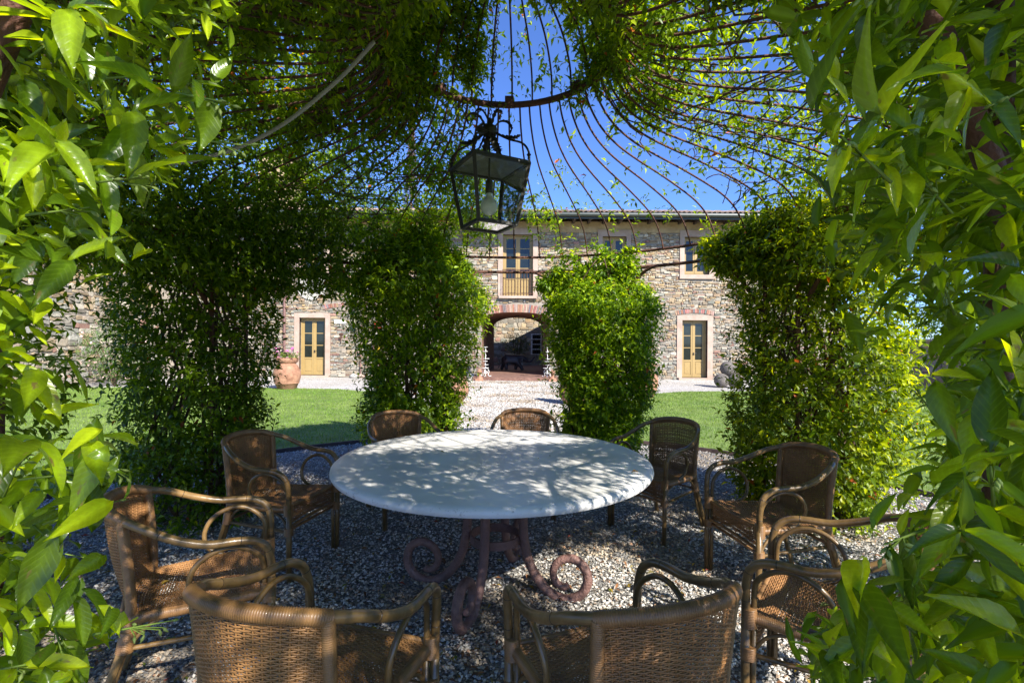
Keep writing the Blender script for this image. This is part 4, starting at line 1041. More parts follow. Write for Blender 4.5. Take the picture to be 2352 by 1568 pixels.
for ang in (-108, -18, 170, 72):
    a = math.radians(ang); dr = Vector((math.cos(a), math.sin(a), 0)); b = MB()
    pr_ = [(.215, .705), (.19, .60), (.177, .45), (.186, .30), (.215, .18), (.27, .085), (.35, .012), (.44, -.012), (.53, .03), (.57, .11), (.55, .19), (.48, .232), (.40, .205), (.365, .14), (.385, .08), (.43, .06), (.455, .075)]
    pts = spline([dr*r+Vector((BX, BY, z)) for r, z in pr_], 5)
    n = len(pts); b.tube(pts, [.028*(1-.35*max(0, (i/n-.6)/.4)) for i in range(n)], 10); b.build('leg', M['table_iron'], tb, True)
b = MB(); seg = 40; vs = []
for r, z in ((.156, .275), (.156, .325), (.144, .325), (.144, .275)):
    vs += [(BX+r*math.cos(2*PI*k/seg), BY+r*math.sin(2*PI*k/seg), z) for k in range(seg)]
b.add(vs, [(j*seg+k, j*seg+(k+1) % seg, ((j+1) % 4)*seg+(k+1) % seg, ((j+1) % 4)*seg+k) for j in range(4) for k in range(seg)])
b.build('ring_brace', M['table_iron'], tb)
b = MB(); seg = 40; vs = []
for r, z in ((.34, .70), (.34, .708), (.26, .708), (.26, .70)):
    vs += [(BX+r*math.cos(2*PI*k/seg), BY+r*math.sin(2*PI*k/seg), z-.004) for k in range(seg)]
b.add(vs, [(j*seg+k, j*seg+(k+1) % seg, ((j+1) % 4)*seg+(k+1) % seg, ((j+1) % 4)*seg+k) for j in range(4) for k in range(seg)])
b.build('support_ring', M['table_iron'], tb)

# ================================================================== WICKER CHAIRS
def wrap(b, pts, r, pitch=.0062, amp=.0011, sides=10):
    """cane wound round a pole: a tube whose radius pulses once per turn"""
    L_ = 0; 
    for i in range(len(pts)-1): L_ += (Vector(pts[i+1])-Vector(pts[i])).length
    n = max(6, int(L_/pitch)*3); cum = [0]
    for i in range(len(pts)-1): cum.append(cum[-1]+(Vector(pts[i+1])-Vector(pts[i])).length)
    out = []; j = 0
    for k in range(n+1):
        s = L_*k/n
        while j < len(cum)-2 and cum[j+1] < s: j += 1
        f = (s-cum[j])/(cum[j+1]-cum[j]+1e-9); out.append(Vector(pts[j]).lerp(Vector(pts[j+1]), f))
    b.tube(out, [r+(amp if k % 3 else -amp*1.6) for k in range(n+1)], sides)
def weave(b, surf, nu, nv, wu=.0035, wv=.0034, amp=.0026, every=1, th=.0016, stakes=True):
    """surf(u, v) -> point; strands of constant v weave over and under stakes of constant u"""
    def fr(u, v):
        e = .01; p = surf(u, v); du = (surf(min(1, u+e), v)-surf(max(0, u-e), v)).normalized(); dv = (surf(u, min(1, v+e))-surf(u, max(0, v-e))).normalized()
        return p, du, dv, du.cross(dv).normalized()
    for j in range(nv):
        v = (j+.5)/nv; n = nu*2; vs = []; fs = []; jit = rnd.uniform(-.15, .15)/nv
        for i in range(n+1):
            u = i/n; p, du, dv, nn = fr(u, v)
            q = p+nn*amp*math.cos(PI*(i/2*1.0)*1.0+PI*j)+dv*jit*.3
            vs += [q+dv*wv+nn*0, q+nn*th, q-dv*wv, q-nn*th]
            if i:
                a = (i-1)*4
                for k in range(4): fs.append((a+k, a+(k+1) % 4, a+4+(k+1) % 4, a+4+k))
        b.add(vs, fs)
    if stakes:
        for i in range(nu+1):
            u = i/nu; vs = []; fs = []; n = 14
            for k in range(n+1):
                p, du, dv, nn = fr(u, k/n); vs += [p+du*wu, p+nn*th, p-du*wu, p-nn*th]
                if k:
                    a = (k-1)*4
                    for m in range(4): fs.append((a+m, a+4+m, a+4+(m+1) % 4, a+(m+1) % 4))
            b.add(vs, fs)
top_c = [(-.222, -.225, .795), (-.185, -.275, .818), (-.10, -.318, .832), (0, -.332, .836), (.10, -.318, .832), (.185, -.275, .818), (.222, -.225, .795)]
TOP = spline(top_c, 8)
def topat(u):
    f = (u*.94+.03)*(len(TOP)-1); i = min(int(f), len(TOP)-2); return TOP[i].lerp(TOP[i+1], f-i)
def botat(u):
    x = -.205+.41*u; return Vector((x, -.205-.055*math.sin(PI*u), .435-.0*math.sin(PI*u)))
def back_s(u, v):
    a, c = botat(u), topat(u)-Vector((0, 0, .012)); p = a.lerp(c, v); return p+Vector((0, -.012*math.sin(PI*v), 0))
def seat_s(u, v):
    w_ = .215+.035*v; x = -w_+2*w_*u; y = -.215+.475*v-(.05*math.sin(PI*u) if v < .25 else 0)*(1-v*4)
    sag = .028*math.sin(PI*u)*math.sin(PI*min(1, v*1.05)); return Vector((x, y, .432+.016*v-sag))
def apron_s(u, v):
    x = -.245+.49*u; bow = .03*math.sin(PI*u); return Vector((x, .262+.02*v*math.sin(PI*u)-.01*(1-v), .325+.02*math.sin(PI*u)+(.125-.02*math.sin(PI*u)-.014*math.sin(PI*u)*0)*v))
parts = []
b = MB(); weave(b, back_s, 24, 60, wv=.0031, wu=.0036, amp=.0024); parts.append(('backrest', b.mesh('backrest', True), M['cane']))
b = MB(); weave(b, seat_s, 26, 66, wv=.0035, wu=.0036, amp=.0026); parts.append(('seat', b.mesh('seat', True), M['cane']))
b = MB(); weave(b, apron_s, 34, 16, wv=.0030, wu=.0030); parts.append(('front_apron', b.mesh('front_apron', True), M['cane']))
b = MB(); wrap(b, TOP, .0205); parts.append(('top_rail', b.mesh('top_rail', True), M['wrap']))
for s_ in (-1, 1):
    b = MB(); wrap(b, [(s_*.222, -.235, .80), (s_*.217, -.225, .7), (s_*.212, -.212, .57), (s_*.208, -.207, .46), (s_*.208, -.215, .37)], .0185)
    parts.append(('back_upright', b.mesh('back_upright', True), M['wrap']))
for s_ in (-1, 1):
    b = MB()
    arm = spline([(s_*.215, -.235, .80), (s_*.262, -.165, .775), (s_*.292, -.06, .725), (s_*.300, .05, .690), (s_*.296, .15, .684), (s_*.288, .215, .672), (s_*.278, .262, .635), (s_*.270, .280, .57), (s_*.266, .282, .50), (s_*.264, .282, .44)], 6)
    b.tube(arm, .0165, 12)
    for q_ in (9, 25, 37, 47):
        m_ = arm[q_].lerp(arm[q_+1], .5); t_ = (arm[q_+1]-arm[q_]).normalized()*.0014; b.tube([m_-t_, m_+t_], .0172, 12, col=(.15, .13, .12))
    parts.append(('armrest', b.mesh('armrest', True), M['rattan']))
    b = MB(); b.tube([(s_*.264, .282, .45), (s_*.262, .283, .2), (s_*.260, .284, -.012)], .0165, 12); b.tube([(s_*.242, .258, .40), (s_*.242, .262, -.012)], .012, 8)
    parts.append(('front_leg', b.mesh('front_leg', True), M['rattan']))
    b = MB(); b.tube(spline([(s_*.21, -.213, .40), (s_*.214, -.235, .30), (s_*.224, -.285, .14), (s_*.232, -.335, -.012)], 5), .0155, 10)
    b.tube(spline([(s_*.19, -.19, .42), (s_*.196, -.215, .33), (s_*.204, -.27, .14), (s_*.212, -.318, -.012)], 5), .0115, 8)
    parts.append(('back_leg', b.mesh('back_leg', True), M['rattan']))
    b = MB()
    lp = spline([(s_*.244, .255, .42), (s_*.246, .256, .54), (s_*.254, .232, .60), (s_*.266, .165, .648), (s_*.272, .09, .650), (s_*.270, .02, .610), (s_*.262, -.012, .545), (s_*.252, .0, .485), (s_*.244, .035, .452), (s_*.238, .07, .440)], 7)
    b.tube(lp, .0108, 9); parts.append(('arm_loop', b.mesh('arm_loop', True), M['rattan']))
    b = MB(); wrap(b, [(s_*.246, .262, .432), (s_*.235, .10, .424), (s_*.222, -.06, .418), (s_*.210, -.205, .415)], .021); parts.append(('side_rail', b.mesh('side_rail', True), M['wrap']))
    b = MB(); b.tube(spline([(s_*.246, .262, .29), (s_*.225, .05, .295), (s_*.205, -.225, .30)], 5), .0095, 7)
    b.tube(spline([(s_*.243, .255, .31), (s_*.235, .205, .375), (s_*.228, .12, .405)], 4), .008, 6); b.tube(spline([(s_*.208, -.215, .31), (s_*.215, -.15, .38), (s_*.22, -.09, .405)], 4), .008, 6)
    parts.append(('stretcher', b.mesh('stretcher', True), M['rattan']))
    for q_ in ([(s_*.256, .272, .475), (s_*.254, .272, .40)], [(s_*.255, .274, .325), (s_*.255, .274, .275)], [(s_*.205, -.215, .37), (s_*.208, -.228, .29)]):
        b = MB(); wrap(b, q_, .028, amp=.0015); parts.append(('cane_binding', b.mesh('cane_binding', True), M['wrap']))
for q_ in (([(-.24, .262, .30), (.24, .262, .30)], .009, 0), ([(-.245, .27, .325), (0, .285, .343), (.245, .27, .325)], .0085, 1), ([(-.205, -.225, .31), (.205, -.225, .31)], .009, 0), ([(-.208, -.235, .425), (0, -.262, .425), (.208, -.235, .425)], .012, 1)):
    b = MB()
    if q_[2]: wrap(b, q_[0], q_[1])
    else: b.tube(q_[0], q_[1], 7)
    parts.append(('cross_rail', b.mesh('cross_rail', True), M['wrap']))
b = MB(); wrap(b, [(-.245, .268, .452), (0, .272, .440), (.245, .268, .452)], .010); parts.append(('seat_edge', b.mesh('seat_edge', True), M['wrap']))
for _, me, m_ in parts: me.materials.append(m_)
def chair(label, x, y, fxx, fyy):
    t = thing('wicker_chair', label, 'chair', (x, y, 0), math.atan2(-fxx, fyy), 'wicker armchairs round the table')
    tone = rnd.uniform(.8, 1.15); cc = (tone*rnd.uniform(.97, 1.05), tone, tone*rnd.uniform(.9, 1.05), 1)
    for nm, me, _ in parts: ob(nm, me, None, t).color = cc
    return t
chair('wicker armchair in the left foreground seen from behind, its back towards the camera', -.60, 1.52, .30, .95)
chair('wicker armchair in the right foreground seen from behind, its back towards the camera', .345, 1.53, -.36, .93)
chair('sunlit wicker armchair at the lower right partly covered by jasmine leaves', 1.30, 1.93, -.79, .61)
chair('dark wicker armchair in front of the broad jasmine column at the right', 1.635, 3.05, -.98, -.16)
chair('wicker armchair beyond the table at the right, lawn behind its back', 1.20, 4.0, -.78, -.62)
chair('wicker armchair at the far side of the table on the gravel path axis', .12, 4.42, -.04, -1)
chair('wicker armchair behind the table at the left, in front of the bright column', -.93, 4.25, .52, -.85)
chair('light brown wicker armchair left of the table beside the dark jasmine column', -1.60, 3.36, .96, -.22)
chair('wicker armchair at the left edge next to the nearest bright leaves', -1.38, 2.17, .88, .44)

# ================================================================== SMALL THINGS BY THE HOUSE
def jar(label, x, y, h, w_, flowers=True, rim=True, lum=1.0, group=None):
    t = thing('terracotta_jar', label, 'jar', (x, y, -.02)); b = MB(); R_ = w_/2
    b.lathe([(R_*.62, 0), (R_*.66, .04*h), (R_*.70, .05*h), (R_*.86, .20*h), (R_*.88, .205*h), (R_*.98, .36*h), (R_, .48*h), (R_*.94, .60*h), (R_*.78, .71*h), (R_*.66, .76*h), (R_*.64, .80*h), (R_*.80, .86*h), (R_*.84, .93*h), (R_*.82, .97*h), (R_*.70, .97*h), (R_*.66, .90*h)], 32)
    b.build('body', M['terracotta'], t, auto=40)
    b = MB(); b.tube([(R_*.72*math.cos(2*PI*k/28), R_*.72*math.sin(2*PI*k/28), .73*h) for k in range(28)], .018, 6, close=True); b.tube([(R_*.87*math.cos(2*PI*k/28), R_*.87*math.sin(2*PI*k/28), .2*h) for k in range(28)], .014, 6, close=True)
    b.build('moulding', M['terracotta'], t, True)
    b = MB(); b.lathe([(R_*.2, .9*h), (R_*.68, .9*h)], 20); b.build('soil', M['soil'], t)
    if flowers:
        n = 110; a = R.uniform(0, 2*PI, n); r = R_*R.uniform(.1, 1.0, n)
        O = np.stack([r*np.cos(a), r*np.sin(a), h*.95+R.uniform(0, .16, n)], 1); D = np.stack([np.cos(a)*.6, np.sin(a)*.6, np.ones(n)], 1)
        d = sprigs(O, D, 5, .05, .055, .2, .8); V, T, C = cloud(LOW, d['P'], d['X'], d['N'], d['L'], d['W'], d['C']*1.2)
        ob('geranium_leaves', mesh_np('geranium_leaves', V, T, C), M['leaf_far'], t, 'stuff')
        for q in range(9):
            b = MB(); aa = rnd.uniform(0, 2*PI); rr = R_*rnd.uniform(.2, 1.05); c = Vector((rr*math.cos(aa), rr*math.sin(aa), h*.95+rnd.uniform(.16, .32)))
            for k in range(14):
                v = Vector((rnd.gauss(0, 1), rnd.gauss(0, 1), rnd.gauss(0, 1))).normalized(); p = c+v*.032; e = v.orthogonal().normalized()*.018; f = v.cross(e)
                b.add([p-e, p-f, p+e, p+f], [(0, 1, 2, 3)])
            b.tube([c, (c.x*.8, c.y*.8, h*.95)], .003, 4, False); b.build('flower_head', M['petal_pink'], t)
    return t
jx, jy, _ = P(659, 892, 15.0)
jar('large terracotta jar with pink geraniums left of the left mustard door', jx, jy, 1.0, .80)
jx, jy, _ = P(1489, 912, 13.3); jar('terracotta jar with pink geraniums half hidden behind the right bright column', jx-.15, jy, 1.0, .82)
def pierced(label, x, y):
    t = thing('pierced_terracotta_pot', label, 'pot', (x, y, -.02)); b = MB()
    b.lathe([(.20, 0), (.22, .05), (.24, .06), (.34, .22), (.35, .34), (.30, .55), (.22, .78), (.16, .88), (.18, .93), (.14, .95)], 32); b.build('body', M['terracotta'], t, auto=40)
    b = MB()
    for row in range(4):
        for k in range(9):
            a = 2*PI*(k+.5*(row % 2))/9; z = .24+row*.15; r = np.interp(z, [.22, .34, .55, .78], [.34, .35, .30, .22])+.004
            for q in range(4):
                th = PI/2*q+PI/4; da = .05*math.cos(th)/r; dz = .05*math.sin(th)
                c = Vector((r*math.cos(a+da), r*math.sin(a+da), z+dz)); tg = Vector((-math.sin(a)*math.cos(th), math.cos(a)*math.cos(th), math.sin(th))); sd_ = Vector((math.sin(a)*math.sin(th), -math.cos(a)*math.sin(th), math.cos(th)))
                b.add([c-tg*.03, c-sd_*.009, c+tg*.03, c+sd_*.009], [(0, 1, 2, 3), (3, 2, 1, 0)])
    b.build('petal_holes', M['soil'], t, kind='stuff')
jx, jy, _ = P(1045, 921, 12.2); pierced('terracotta pot pierced with flower shapes peeping out right of the left bright column', jx-.0, jy)
jx, jy, _ = P(1314, 925, 11.9); pierced('terracotta pot behind the left side of the right bright column', jx+.02, jy)
px, py = post_xy(22.5); 
b = MB(); b.lathe([(.24, 0), (.30, .02), (.33, .30), (.36, .32), (.36, .38), (.30, .38)], 28, (px+.1, py+.75, -.02)); tag(b.build('terracotta_planter', M['terracotta'], None, auto=40), 'plain terracotta planter behind the foot of the right bright column', 'planter')
# stone balls
bx, by = P(1672, 884, 16.6)[:2]
for i, (dx, dy, dz, r, lb) in enumerate(((-.22, 0, .24, .245, 'left lower stone ball of the pile near the right mustard door'), (.20, -.08, .24, .25, 'right lower stone ball of the pile near the right mustard door'), (.02, .06, .64, .255, 'grey stone ball resting on top of the pile'))):
    b = MB(); b.lathe([(max(.002, r*math.sin(t)), -r*math.cos(t)) for t in np.linspace(.03, PI-.03, 16)], 24, (bx+dx, by+dy, dz-.02)); tag(b.build('stone_ball', M['balls'], None, True), lb, 'stone ball', 'pile of stone balls')
# rocks at the wall foot
RL = ['grey rounded rock left of the foot of the brown pipe', 'pinkish boulder right at the foot of the brown pipe', 'grey rounded rock just right of the brown pipe', 'pinkish rounded rock second right of the brown pipe', 'grey rounded rock by the wall beside the right terracotta jar', 'pinkish rounded rock between the right jar and the right door', 'grey rock left of the archway, farthest from it', 'pinkish rock left of the archway, middle of three', 'grey rock left of the archway, nearest to its edge']
for i, vx in enumerate((812, 831, 846, 857, 1496, 1506, 1082, 1092, 1100)):
    x, y, _ = P(vx, 866, 19.75); b = MB(); r = rnd.uniform(.11, .2)
    b.lathe([(max(.002, r*math.sin(t)*(1+.12*math.sin(5*t+i))), -r*.7*math.cos(t)) for t in np.linspace(.05, PI-.05, 8)], 10, (x, y, r*.3)); o = b.build('rounded_rock', M['surround'] if i % 2 else M['greystone'], None, True)
    tag(o, RL[i], 'rock', 'rocks along the foot of the farmhouse wall')
# wall lanterns
def wall_lamp(label, vx, vy):
    x, z = fx(vx), fz(vy, vx); t = thing('wall_lamp', label, 'wall lamp', (x, YF-.30, z)); b = MB()
    for s in (1,):
        tp, bt = .135, .085
        c4 = [(tp, .16), (bt, -.12)]
        T4 = [Vector((math.cos(PI/4+PI/2*k)*tp*1.0, math.sin(PI/4+PI/2*k)*tp, .12)) for k in range(4)]; B4 = [Vector((math.cos(PI/4+PI/2*k)*bt, math.sin(PI/4+PI/2*k)*bt, -.16)) for k in range(4)]
        for k in range(4): b.tube([T4[k], B4[k]], .009, 4); b.tube([T4[k], T4[(k+1) % 4]], .01, 4); b.tube([B4[k], B4[(k+1) % 4]], .009, 4)
    b.build('frame', M['lampmetal'], t)
    b = MB(); b.add([v*1.12 for v in T4]+[Vector((math.cos(PI/4+PI/2*k)*.06, math.sin(PI/4+PI/2*k)*.06, .22)) for k in range(4)], [(0, 1, 5, 4), (1, 2, 6, 5), (2, 3, 7, 6), (3, 0, 4, 7), (4, 5, 6, 7)]); b.lathe([(.012, .22), (.02, .24), (.006, .28)], 8); b.build('cap', M['lampmetal'], t)
    b = MB(); b.add([v*.97 for v in T4]+[v*.97 for v in B4], [(0, 1, 5, 4), (1, 2, 6, 5), (2, 3, 7, 6), (3, 0, 4, 7)]); b.build('glass', M['lampglass'], t)
    b = MB(); b.tube(spline([(0, 0, .2), (0, .1, .26), (0, .22, .2), (0, .29, .1)], 4), .010, 6); b.box(-.03, .03, .27, .3, -.02, .16); b.build('bracket', M['lampmetal'], t)
wall_lamp('square brass wall lamp right of the white arrow sign', 823, 737)
wall_lamp('square brass wall lamp left of the right mustard door', 1504, 740)
# white arrow sign, red sign, gas pipe, box
b = MB(); x0, x1, z0, z1 = fx(769), fx(796), fz(743, 780), fz(735, 780); zm = (z0+z1)/2
pl = [(x0, z0), (x1+.02, z0), (x1-.01, zm+.01), (x1-.13, z1), (x0, z1)]
b.add([(x, YF-.07, z) for x, z in pl]+[(x, YF-.05, z) for x, z in pl], [(0, 1, 2, 3, 4), (9, 8, 7, 6, 5)]+[(i, 5+i, 5+(i+1) % 5, (i+1) % 5) for i in range(5)])
tag(b.build('arrow_sign', M['white']), 'blank white arrow sign on the wall right of the left door', 'sign')
rs = thing('red_sign', 'red and white fire equipment sign on the wall behind the left bright column', 'sign', (fx(868), YF-.07, fz(746, 868)))
b = MB(); b.box(-.13, .13, 0, .02, -.13, .13); b.build('panel', M['redpaint'], rs)
b = MB(); b.tube([(-.06, -.004, -.08), (-.06, -.004, .07)], .012, 4); b.tube([(.0, -.004, -.06), (.05, -.004, .0), (.0, -.004, .06)], .012, 4); b.box(-.09, .08, -.006, -.001, -.1, -.085); b.build('symbol', M['white'], rs)
b = MB(); xp, zp = fx(830), fz(792, 830); b.tube([(xp, YF-.09, -.02), (xp, YF-.09, zp), (fx(868), YF-.09, zp)], .028, 8)
tag(b.build('wall_pipe', M['pipe'], None, auto=50), 'brown pipe rising up the wall and turning right to the meter box', 'pipe')
mbx = thing('meter_box', 'brown framed box with yellow inside, half hidden behind the left bright column', 'meter box', (fx(872), YF-.05, fz(815, 872)))
b = MB(); b.box(-.19, .19, -.28, 0, -.02, .02); b.box(-.19, .19, -.28, 0, .60, .64); b.box(-.19, -.16, -.28, 0, .02, .60); b.box(.16, .19, -.28, 0, .02, .60); b.box(-.16, .16, -.02, 0, .02, .6); b.build('case', M['pipe'], mbx)
b = MB(); b.tube(spline([(-.1, -.1, .1), (-.02, -.14, .2), (.03, -.14, .34), (-.04, -.12, .5)], 5), .035, 8); b.build('hose', M['yellow'], mbx, True)
# iron wall ornament
b = MB(); xo, zo = fx(785), fz(776, 785)
b.box(xo-.07, xo+.07, YF-.10, YF-.04, zo+.14, zo+.2); 
for k in range(5): a = PI/2*k/2+PI/4; b.tube(spline([(xo, YF-.08, zo), (xo+.06*math.cos(a), YF-.12, zo+.05*math.sin(a)), (xo+.10*math.cos(a+.4), YF-.09, zo+.09*math.sin(a+.4))], 3), .012, 5)
b.tube([(xo, YF-.09, zo+.15), (xo, YF-.1, zo-.2)], .016, 5); tag(b.build('iron_wall_hook', M['rust']), 'small rusty wrought iron ornament under the white arrow sign', 'ornament')
# candle stands
def candle_stand(label, vx, vy, sh):
    x, y, _ = P(vx, vy, 19.0); t = thing('candle_stand', label, 'candle stand', (x, y, .128)); b = MB()
    pts = [(.011*math.cos(q*.9), .011*math.sin(q*.9), 1.15*q/40) for q in range(41)]; b.tube(pts, .011, 6); b.build('pole', sh, t, True)
    for z, r in ((1.15, .10), (.98, .11), (.70, .13), (.60, .10), (.46, .09), (.34, .15)):
        b = MB(); b.lathe([(r, -.006), (r, .006)], 18, (0.02 if z in (.70, .46) else -.02, 0, z)); b.build('candle_tray', sh, t)
    for k in range(3):
        a = 2*PI*k/3+.4; dr = Vector((math.cos(a), math.sin(a), 0)); b = MB()
        b.tube(spline([dr*.02+Vector((0, 0, .30)), dr*.10+Vector((0, 0, .28)), dr*.15+Vector((0, 0, .18)), dr*.11+Vector((0, 0, .08)), dr*.17+Vector((0, 0, .012)), dr*.24+Vector((0, 0, .03))], 5), .012, 6)
        b.tube(spline([dr*.03+Vector((0, 0, .22)), dr*.08+Vector((0, 0, .18)), dr*.05+Vector((0, 0, .12)), dr*.02+Vector((0, 0, .15))], 4), .010, 5); b.build('scroll_foot', sh, t, True)
candle_stand('white wrought iron candle stand at the left of the archway', 1115, 860, M['white'])
candle_stand('white wrought iron candle stand at the right of the archway', 1257, 860, M['white'])
for vx, lb in ((1102, 'terracotta finial pedestal left of the archway threshold'), (1268, 'terracotta finial pedestal right of the archway threshold')):
    x, y, _ = P(vx, 865, 18.9); t = thing('terracotta_finial', lb, 'finial', (x, y-.2, -.02)); b = MB()
    b.box(-.15, .15, -.15, .15, 0, .09); b.build('plinth', M['terracotta'], t)
    b = MB(); b.lathe([(.13, .09), (.12, .13), (.06, .19), (.055, .26), (.09, .32), (.11, .34), (.11, .38), (.06, .40), (.03, .44)], 20); b.build('baluster', M['terracotta'], t, auto=40)
# lantern in the archway
x, y, z = P(1188, 731, 22.6); t = thing('archway_lantern', 'small dark iron lantern hanging under the passage vault', 'lantern', (x, y, z)); b = MB()
for k in range(4):
    a = PI/4+PI/2*k; b.tube([(.11*math.cos(a), .11*math.sin(a), .1), (.07*math.cos(a), .07*math.sin(a), -.16), (0, 0, -.26)], .010, 4)
b.lathe([(.02, .24), (.05, .2), (.13, .1)], 8); b.lathe([(.02, -.30), (.03, -.27), (.01, -.24)], 8); b.tube([(0, 0, .2), (0, 0, 1.1)], .006, 4); b.build('frame', M['lantern_iron'], t)
# elephant statue
def skin(name, pts, edges, rad, m_, parent, sub_=2):
    me = bpy.data.meshes.new(name); me.from_pydata(pts, edges, []); o = ob(name, me, m_, parent)
    mo = o.modifiers.new('skin', 'SKIN'); sk = me.skin_vertices[0].data if me.skin_vertices else None
    if sk is None: me.attributes
    for i, r in enumerate(rad): me.skin_vertices[0].data[i].radius = (r, r) if not hasattr(r, '__len__') else r
    me.skin_vertices[0].data[0].use_root = True
    o.modifiers.new('sub', 'SUBSURF').levels = sub_; o.modifiers['sub'].render_levels = sub_
    me.polygons.foreach_set('use_smooth', [True]*len(me.polygons)); mo.use_smooth_shade = True
    return o
ex_, ey_, _ = P(1180, 848, 23.4)
el = thing('elephant_statue', 'black elephant statue with raised trunk walking to the right in the passage', 'statue', (ex_-.03, ey_, .10)); el.scale = (1.12, 1.12, 1.12)
EP = [(-.12, 0, .50), (-.36, 0, .50), (-.50, 0, .44), (.14, 0, .52), (.30, 0, .55), (.42, 0, .56), (.54, 0, .46), (.64, 0, .38), (.76, 0, .40), (.84, 0, .52), (.93, 0, .60),
      (-.38, .11, .32), (-.46, .12, .16), (-.52, .12, .02), (-.32, -.11, .32), (-.30, -.12, .16), (-.28, -.12, .02), (.16, .11, .32), (.12, .12, .16), (.10, .12, .02), (.22, -.11, .32), (.34, -.12, .16), (.42, -.12, .02)]
EE = [(0, 1), (1, 2), (0, 3), (3, 4), (4, 5), (5, 6), (6, 7), (7, 8), (8, 9), (9, 10), (1, 11), (11, 12), (12, 13), (1, 14), (14, 15), (15, 16), (3, 17), (17, 18), (18, 19), (3, 20), (20, 21), (21, 22)]
ER = [.21, .20, .12, .20, .15, .14, .10, .065, .05, .04, .03, .11, .08, .075, .11, .08, .075, .10, .075, .07, .10, .075, .07]
eo = bpy.data.meshes.new('body'); eo.from_pydata(EP, EE, [])
o = ob('body', eo, M['elephant'], el); o.modifiers.new('skin', 'SKIN').use_smooth_shade = True
bpy.context.view_layer.objects.active = o
if not eo.skin_vertices: 
    with bpy.context.temp_override(object=o, active_object=o): bpy.ops.mesh.customdata_skin_add()
for i, r in enumerate(ER): eo.skin_vertices[0].data[i].radius = (r, r)
eo.skin_vertices[0].data[0].use_root = True
o.modifiers.new('sub', 'SUBSURF').levels = 2; o.modifiers['sub'].render_levels = 2
for s in (-1, 1):
    b = MB(); pl = [(.30, .66), (.40, .62), (.42, .48), (.36, .34), (.27, .36), (.22, .50), (.24, .62)]
    b.add([(x, s*(.14+.05*(x < .3)), z) for x, z in pl]+[(x, s*(.155+.05*(x < .3)), z) for x, z in pl], [tuple(range(7)), tuple(range(13, 6, -1))]+[(i, 7+i, 7+(i+1) % 7, (i+1) % 7) for i in range(7)]); b.build('ear', M['elephant'], el)
b = MB(); b.tube(spline([(-.56, 0, .50), (-.60, 0, .36), (-.60, 0, .2), (-.66, 0, .10)], 4), [.014]*13, 5); b.build('tail', M['elephant'], el)

# ================================================================== BUSHES AND TREES
def bush(name, label, cat_, c, rad, n, L, flower=None, nf=0, base=(.07, .13, .03), nparts=0, trunk=None, group=None, dens_in=.5):
    t = thing(name, label, cat_, (c[0], c[1], 0), group=group)
    v = unit(R.normal(size=(n, 3))); rr = (1-(1-dens_in)*R.random(n)**1.5)[:, None]
    lump = 1+.22*noise3(v*3, 1.1)[:, None]+.12*noise3(v*8+3, 1.3)[:, None]
    O = v*rr*lump*np.array(rad)+np.array([0, 0, c[2]])
    O = O[O[:, 2] > .03]
    d = sprigs(O, unit(O-np.array([0, 0, c[2]]))+R.normal(0, .5, O.shape), 5, L*1.5, L, .2, .55)
    d['C'] = np.array([base])*R.uniform(.6, 1.5, (len(d['P']), 1))*np.array([[1, 1, 1]])
    V, T, C = cloud(LOW, d['P'], d['X'], d['N'], d['L'], d['W'], d['C']); ob('crown', mesh_np('crown', V, T, C), M['leaf_far'], t, 'stuff')
    b = MB()
    if trunk: 
        h, tr_ = trunk
        b.tube(spline([(0, 0, -.05), (.03*h, 0, h*.3), (-.02*h, .02*h, h*.65), (0, 0, h)], 5), [tr_*(1-.6*i/15) for i in range(16)], 8)
        for q in range(7):
            a = rnd.uniform(0, 2*PI); z = h*rnd.uniform(.45, .95); b.tube([(0, 0, z), (rad[0]*.35*math.cos(a), rad[1]*.35*math.sin(a), z+rad[2]*.3), (rad[0]*.75*math.cos(a), rad[1]*.75*math.sin(a), z+rad[2]*.55)], [tr_*.4, tr_*.25, tr_*.08], 5)
    else:
        for q in range(9):
            a = rnd.uniform(0, 2*PI); b.tube(spline([(0, 0, -.03), (rad[0]*.3*math.cos(a), rad[1]*.3*math.sin(a), c[2]*.6), (rad[0]*.6*math.cos(a), rad[1]*.6*math.sin(a), c[2]*1.2)], 4), .02, 5)
    b.build('trunk' if trunk else 'stem', M['twig'], t, True)
    for i in range(nf):
        vv = unit(R.normal(size=3)); p = Vector(vv*np.array(rad)*1.02)+Vector((0, 0, c[2])); b = MB()
        if p.z < .2: continue
        for k in range(10):
            e = Vector((rnd.gauss(0, 1), rnd.gauss(0, 1), rnd.gauss(0, 1))).normalized(); q = p+e*.03; f = e.orthogonal().normalized()*.028; g_ = e.cross(f); b.add([q-f, q-g_, q+f, q+g_], [(0, 1, 2, 3)])
        b.build('flower', flower, t)
x, y, _ = P(262, 884, 15.6); bush('rose_bush', 'rose bush with pale pink flowers against the tall left wall', 'rose bush', (x, y, 1.15), (1.0, .8, .95), 1500, .06, M['petal_rose'], 40, (.09, .15, .04))
x, y, _ = P(1186, 843, 27.5); bush('citrus_bush', 'small citrus bush in the courtyard behind the elephant', 'bush', (x, y, 1.35), (.75, .4, .55), 500, .07, M['yellow'], 10, (.05, .09, .02))
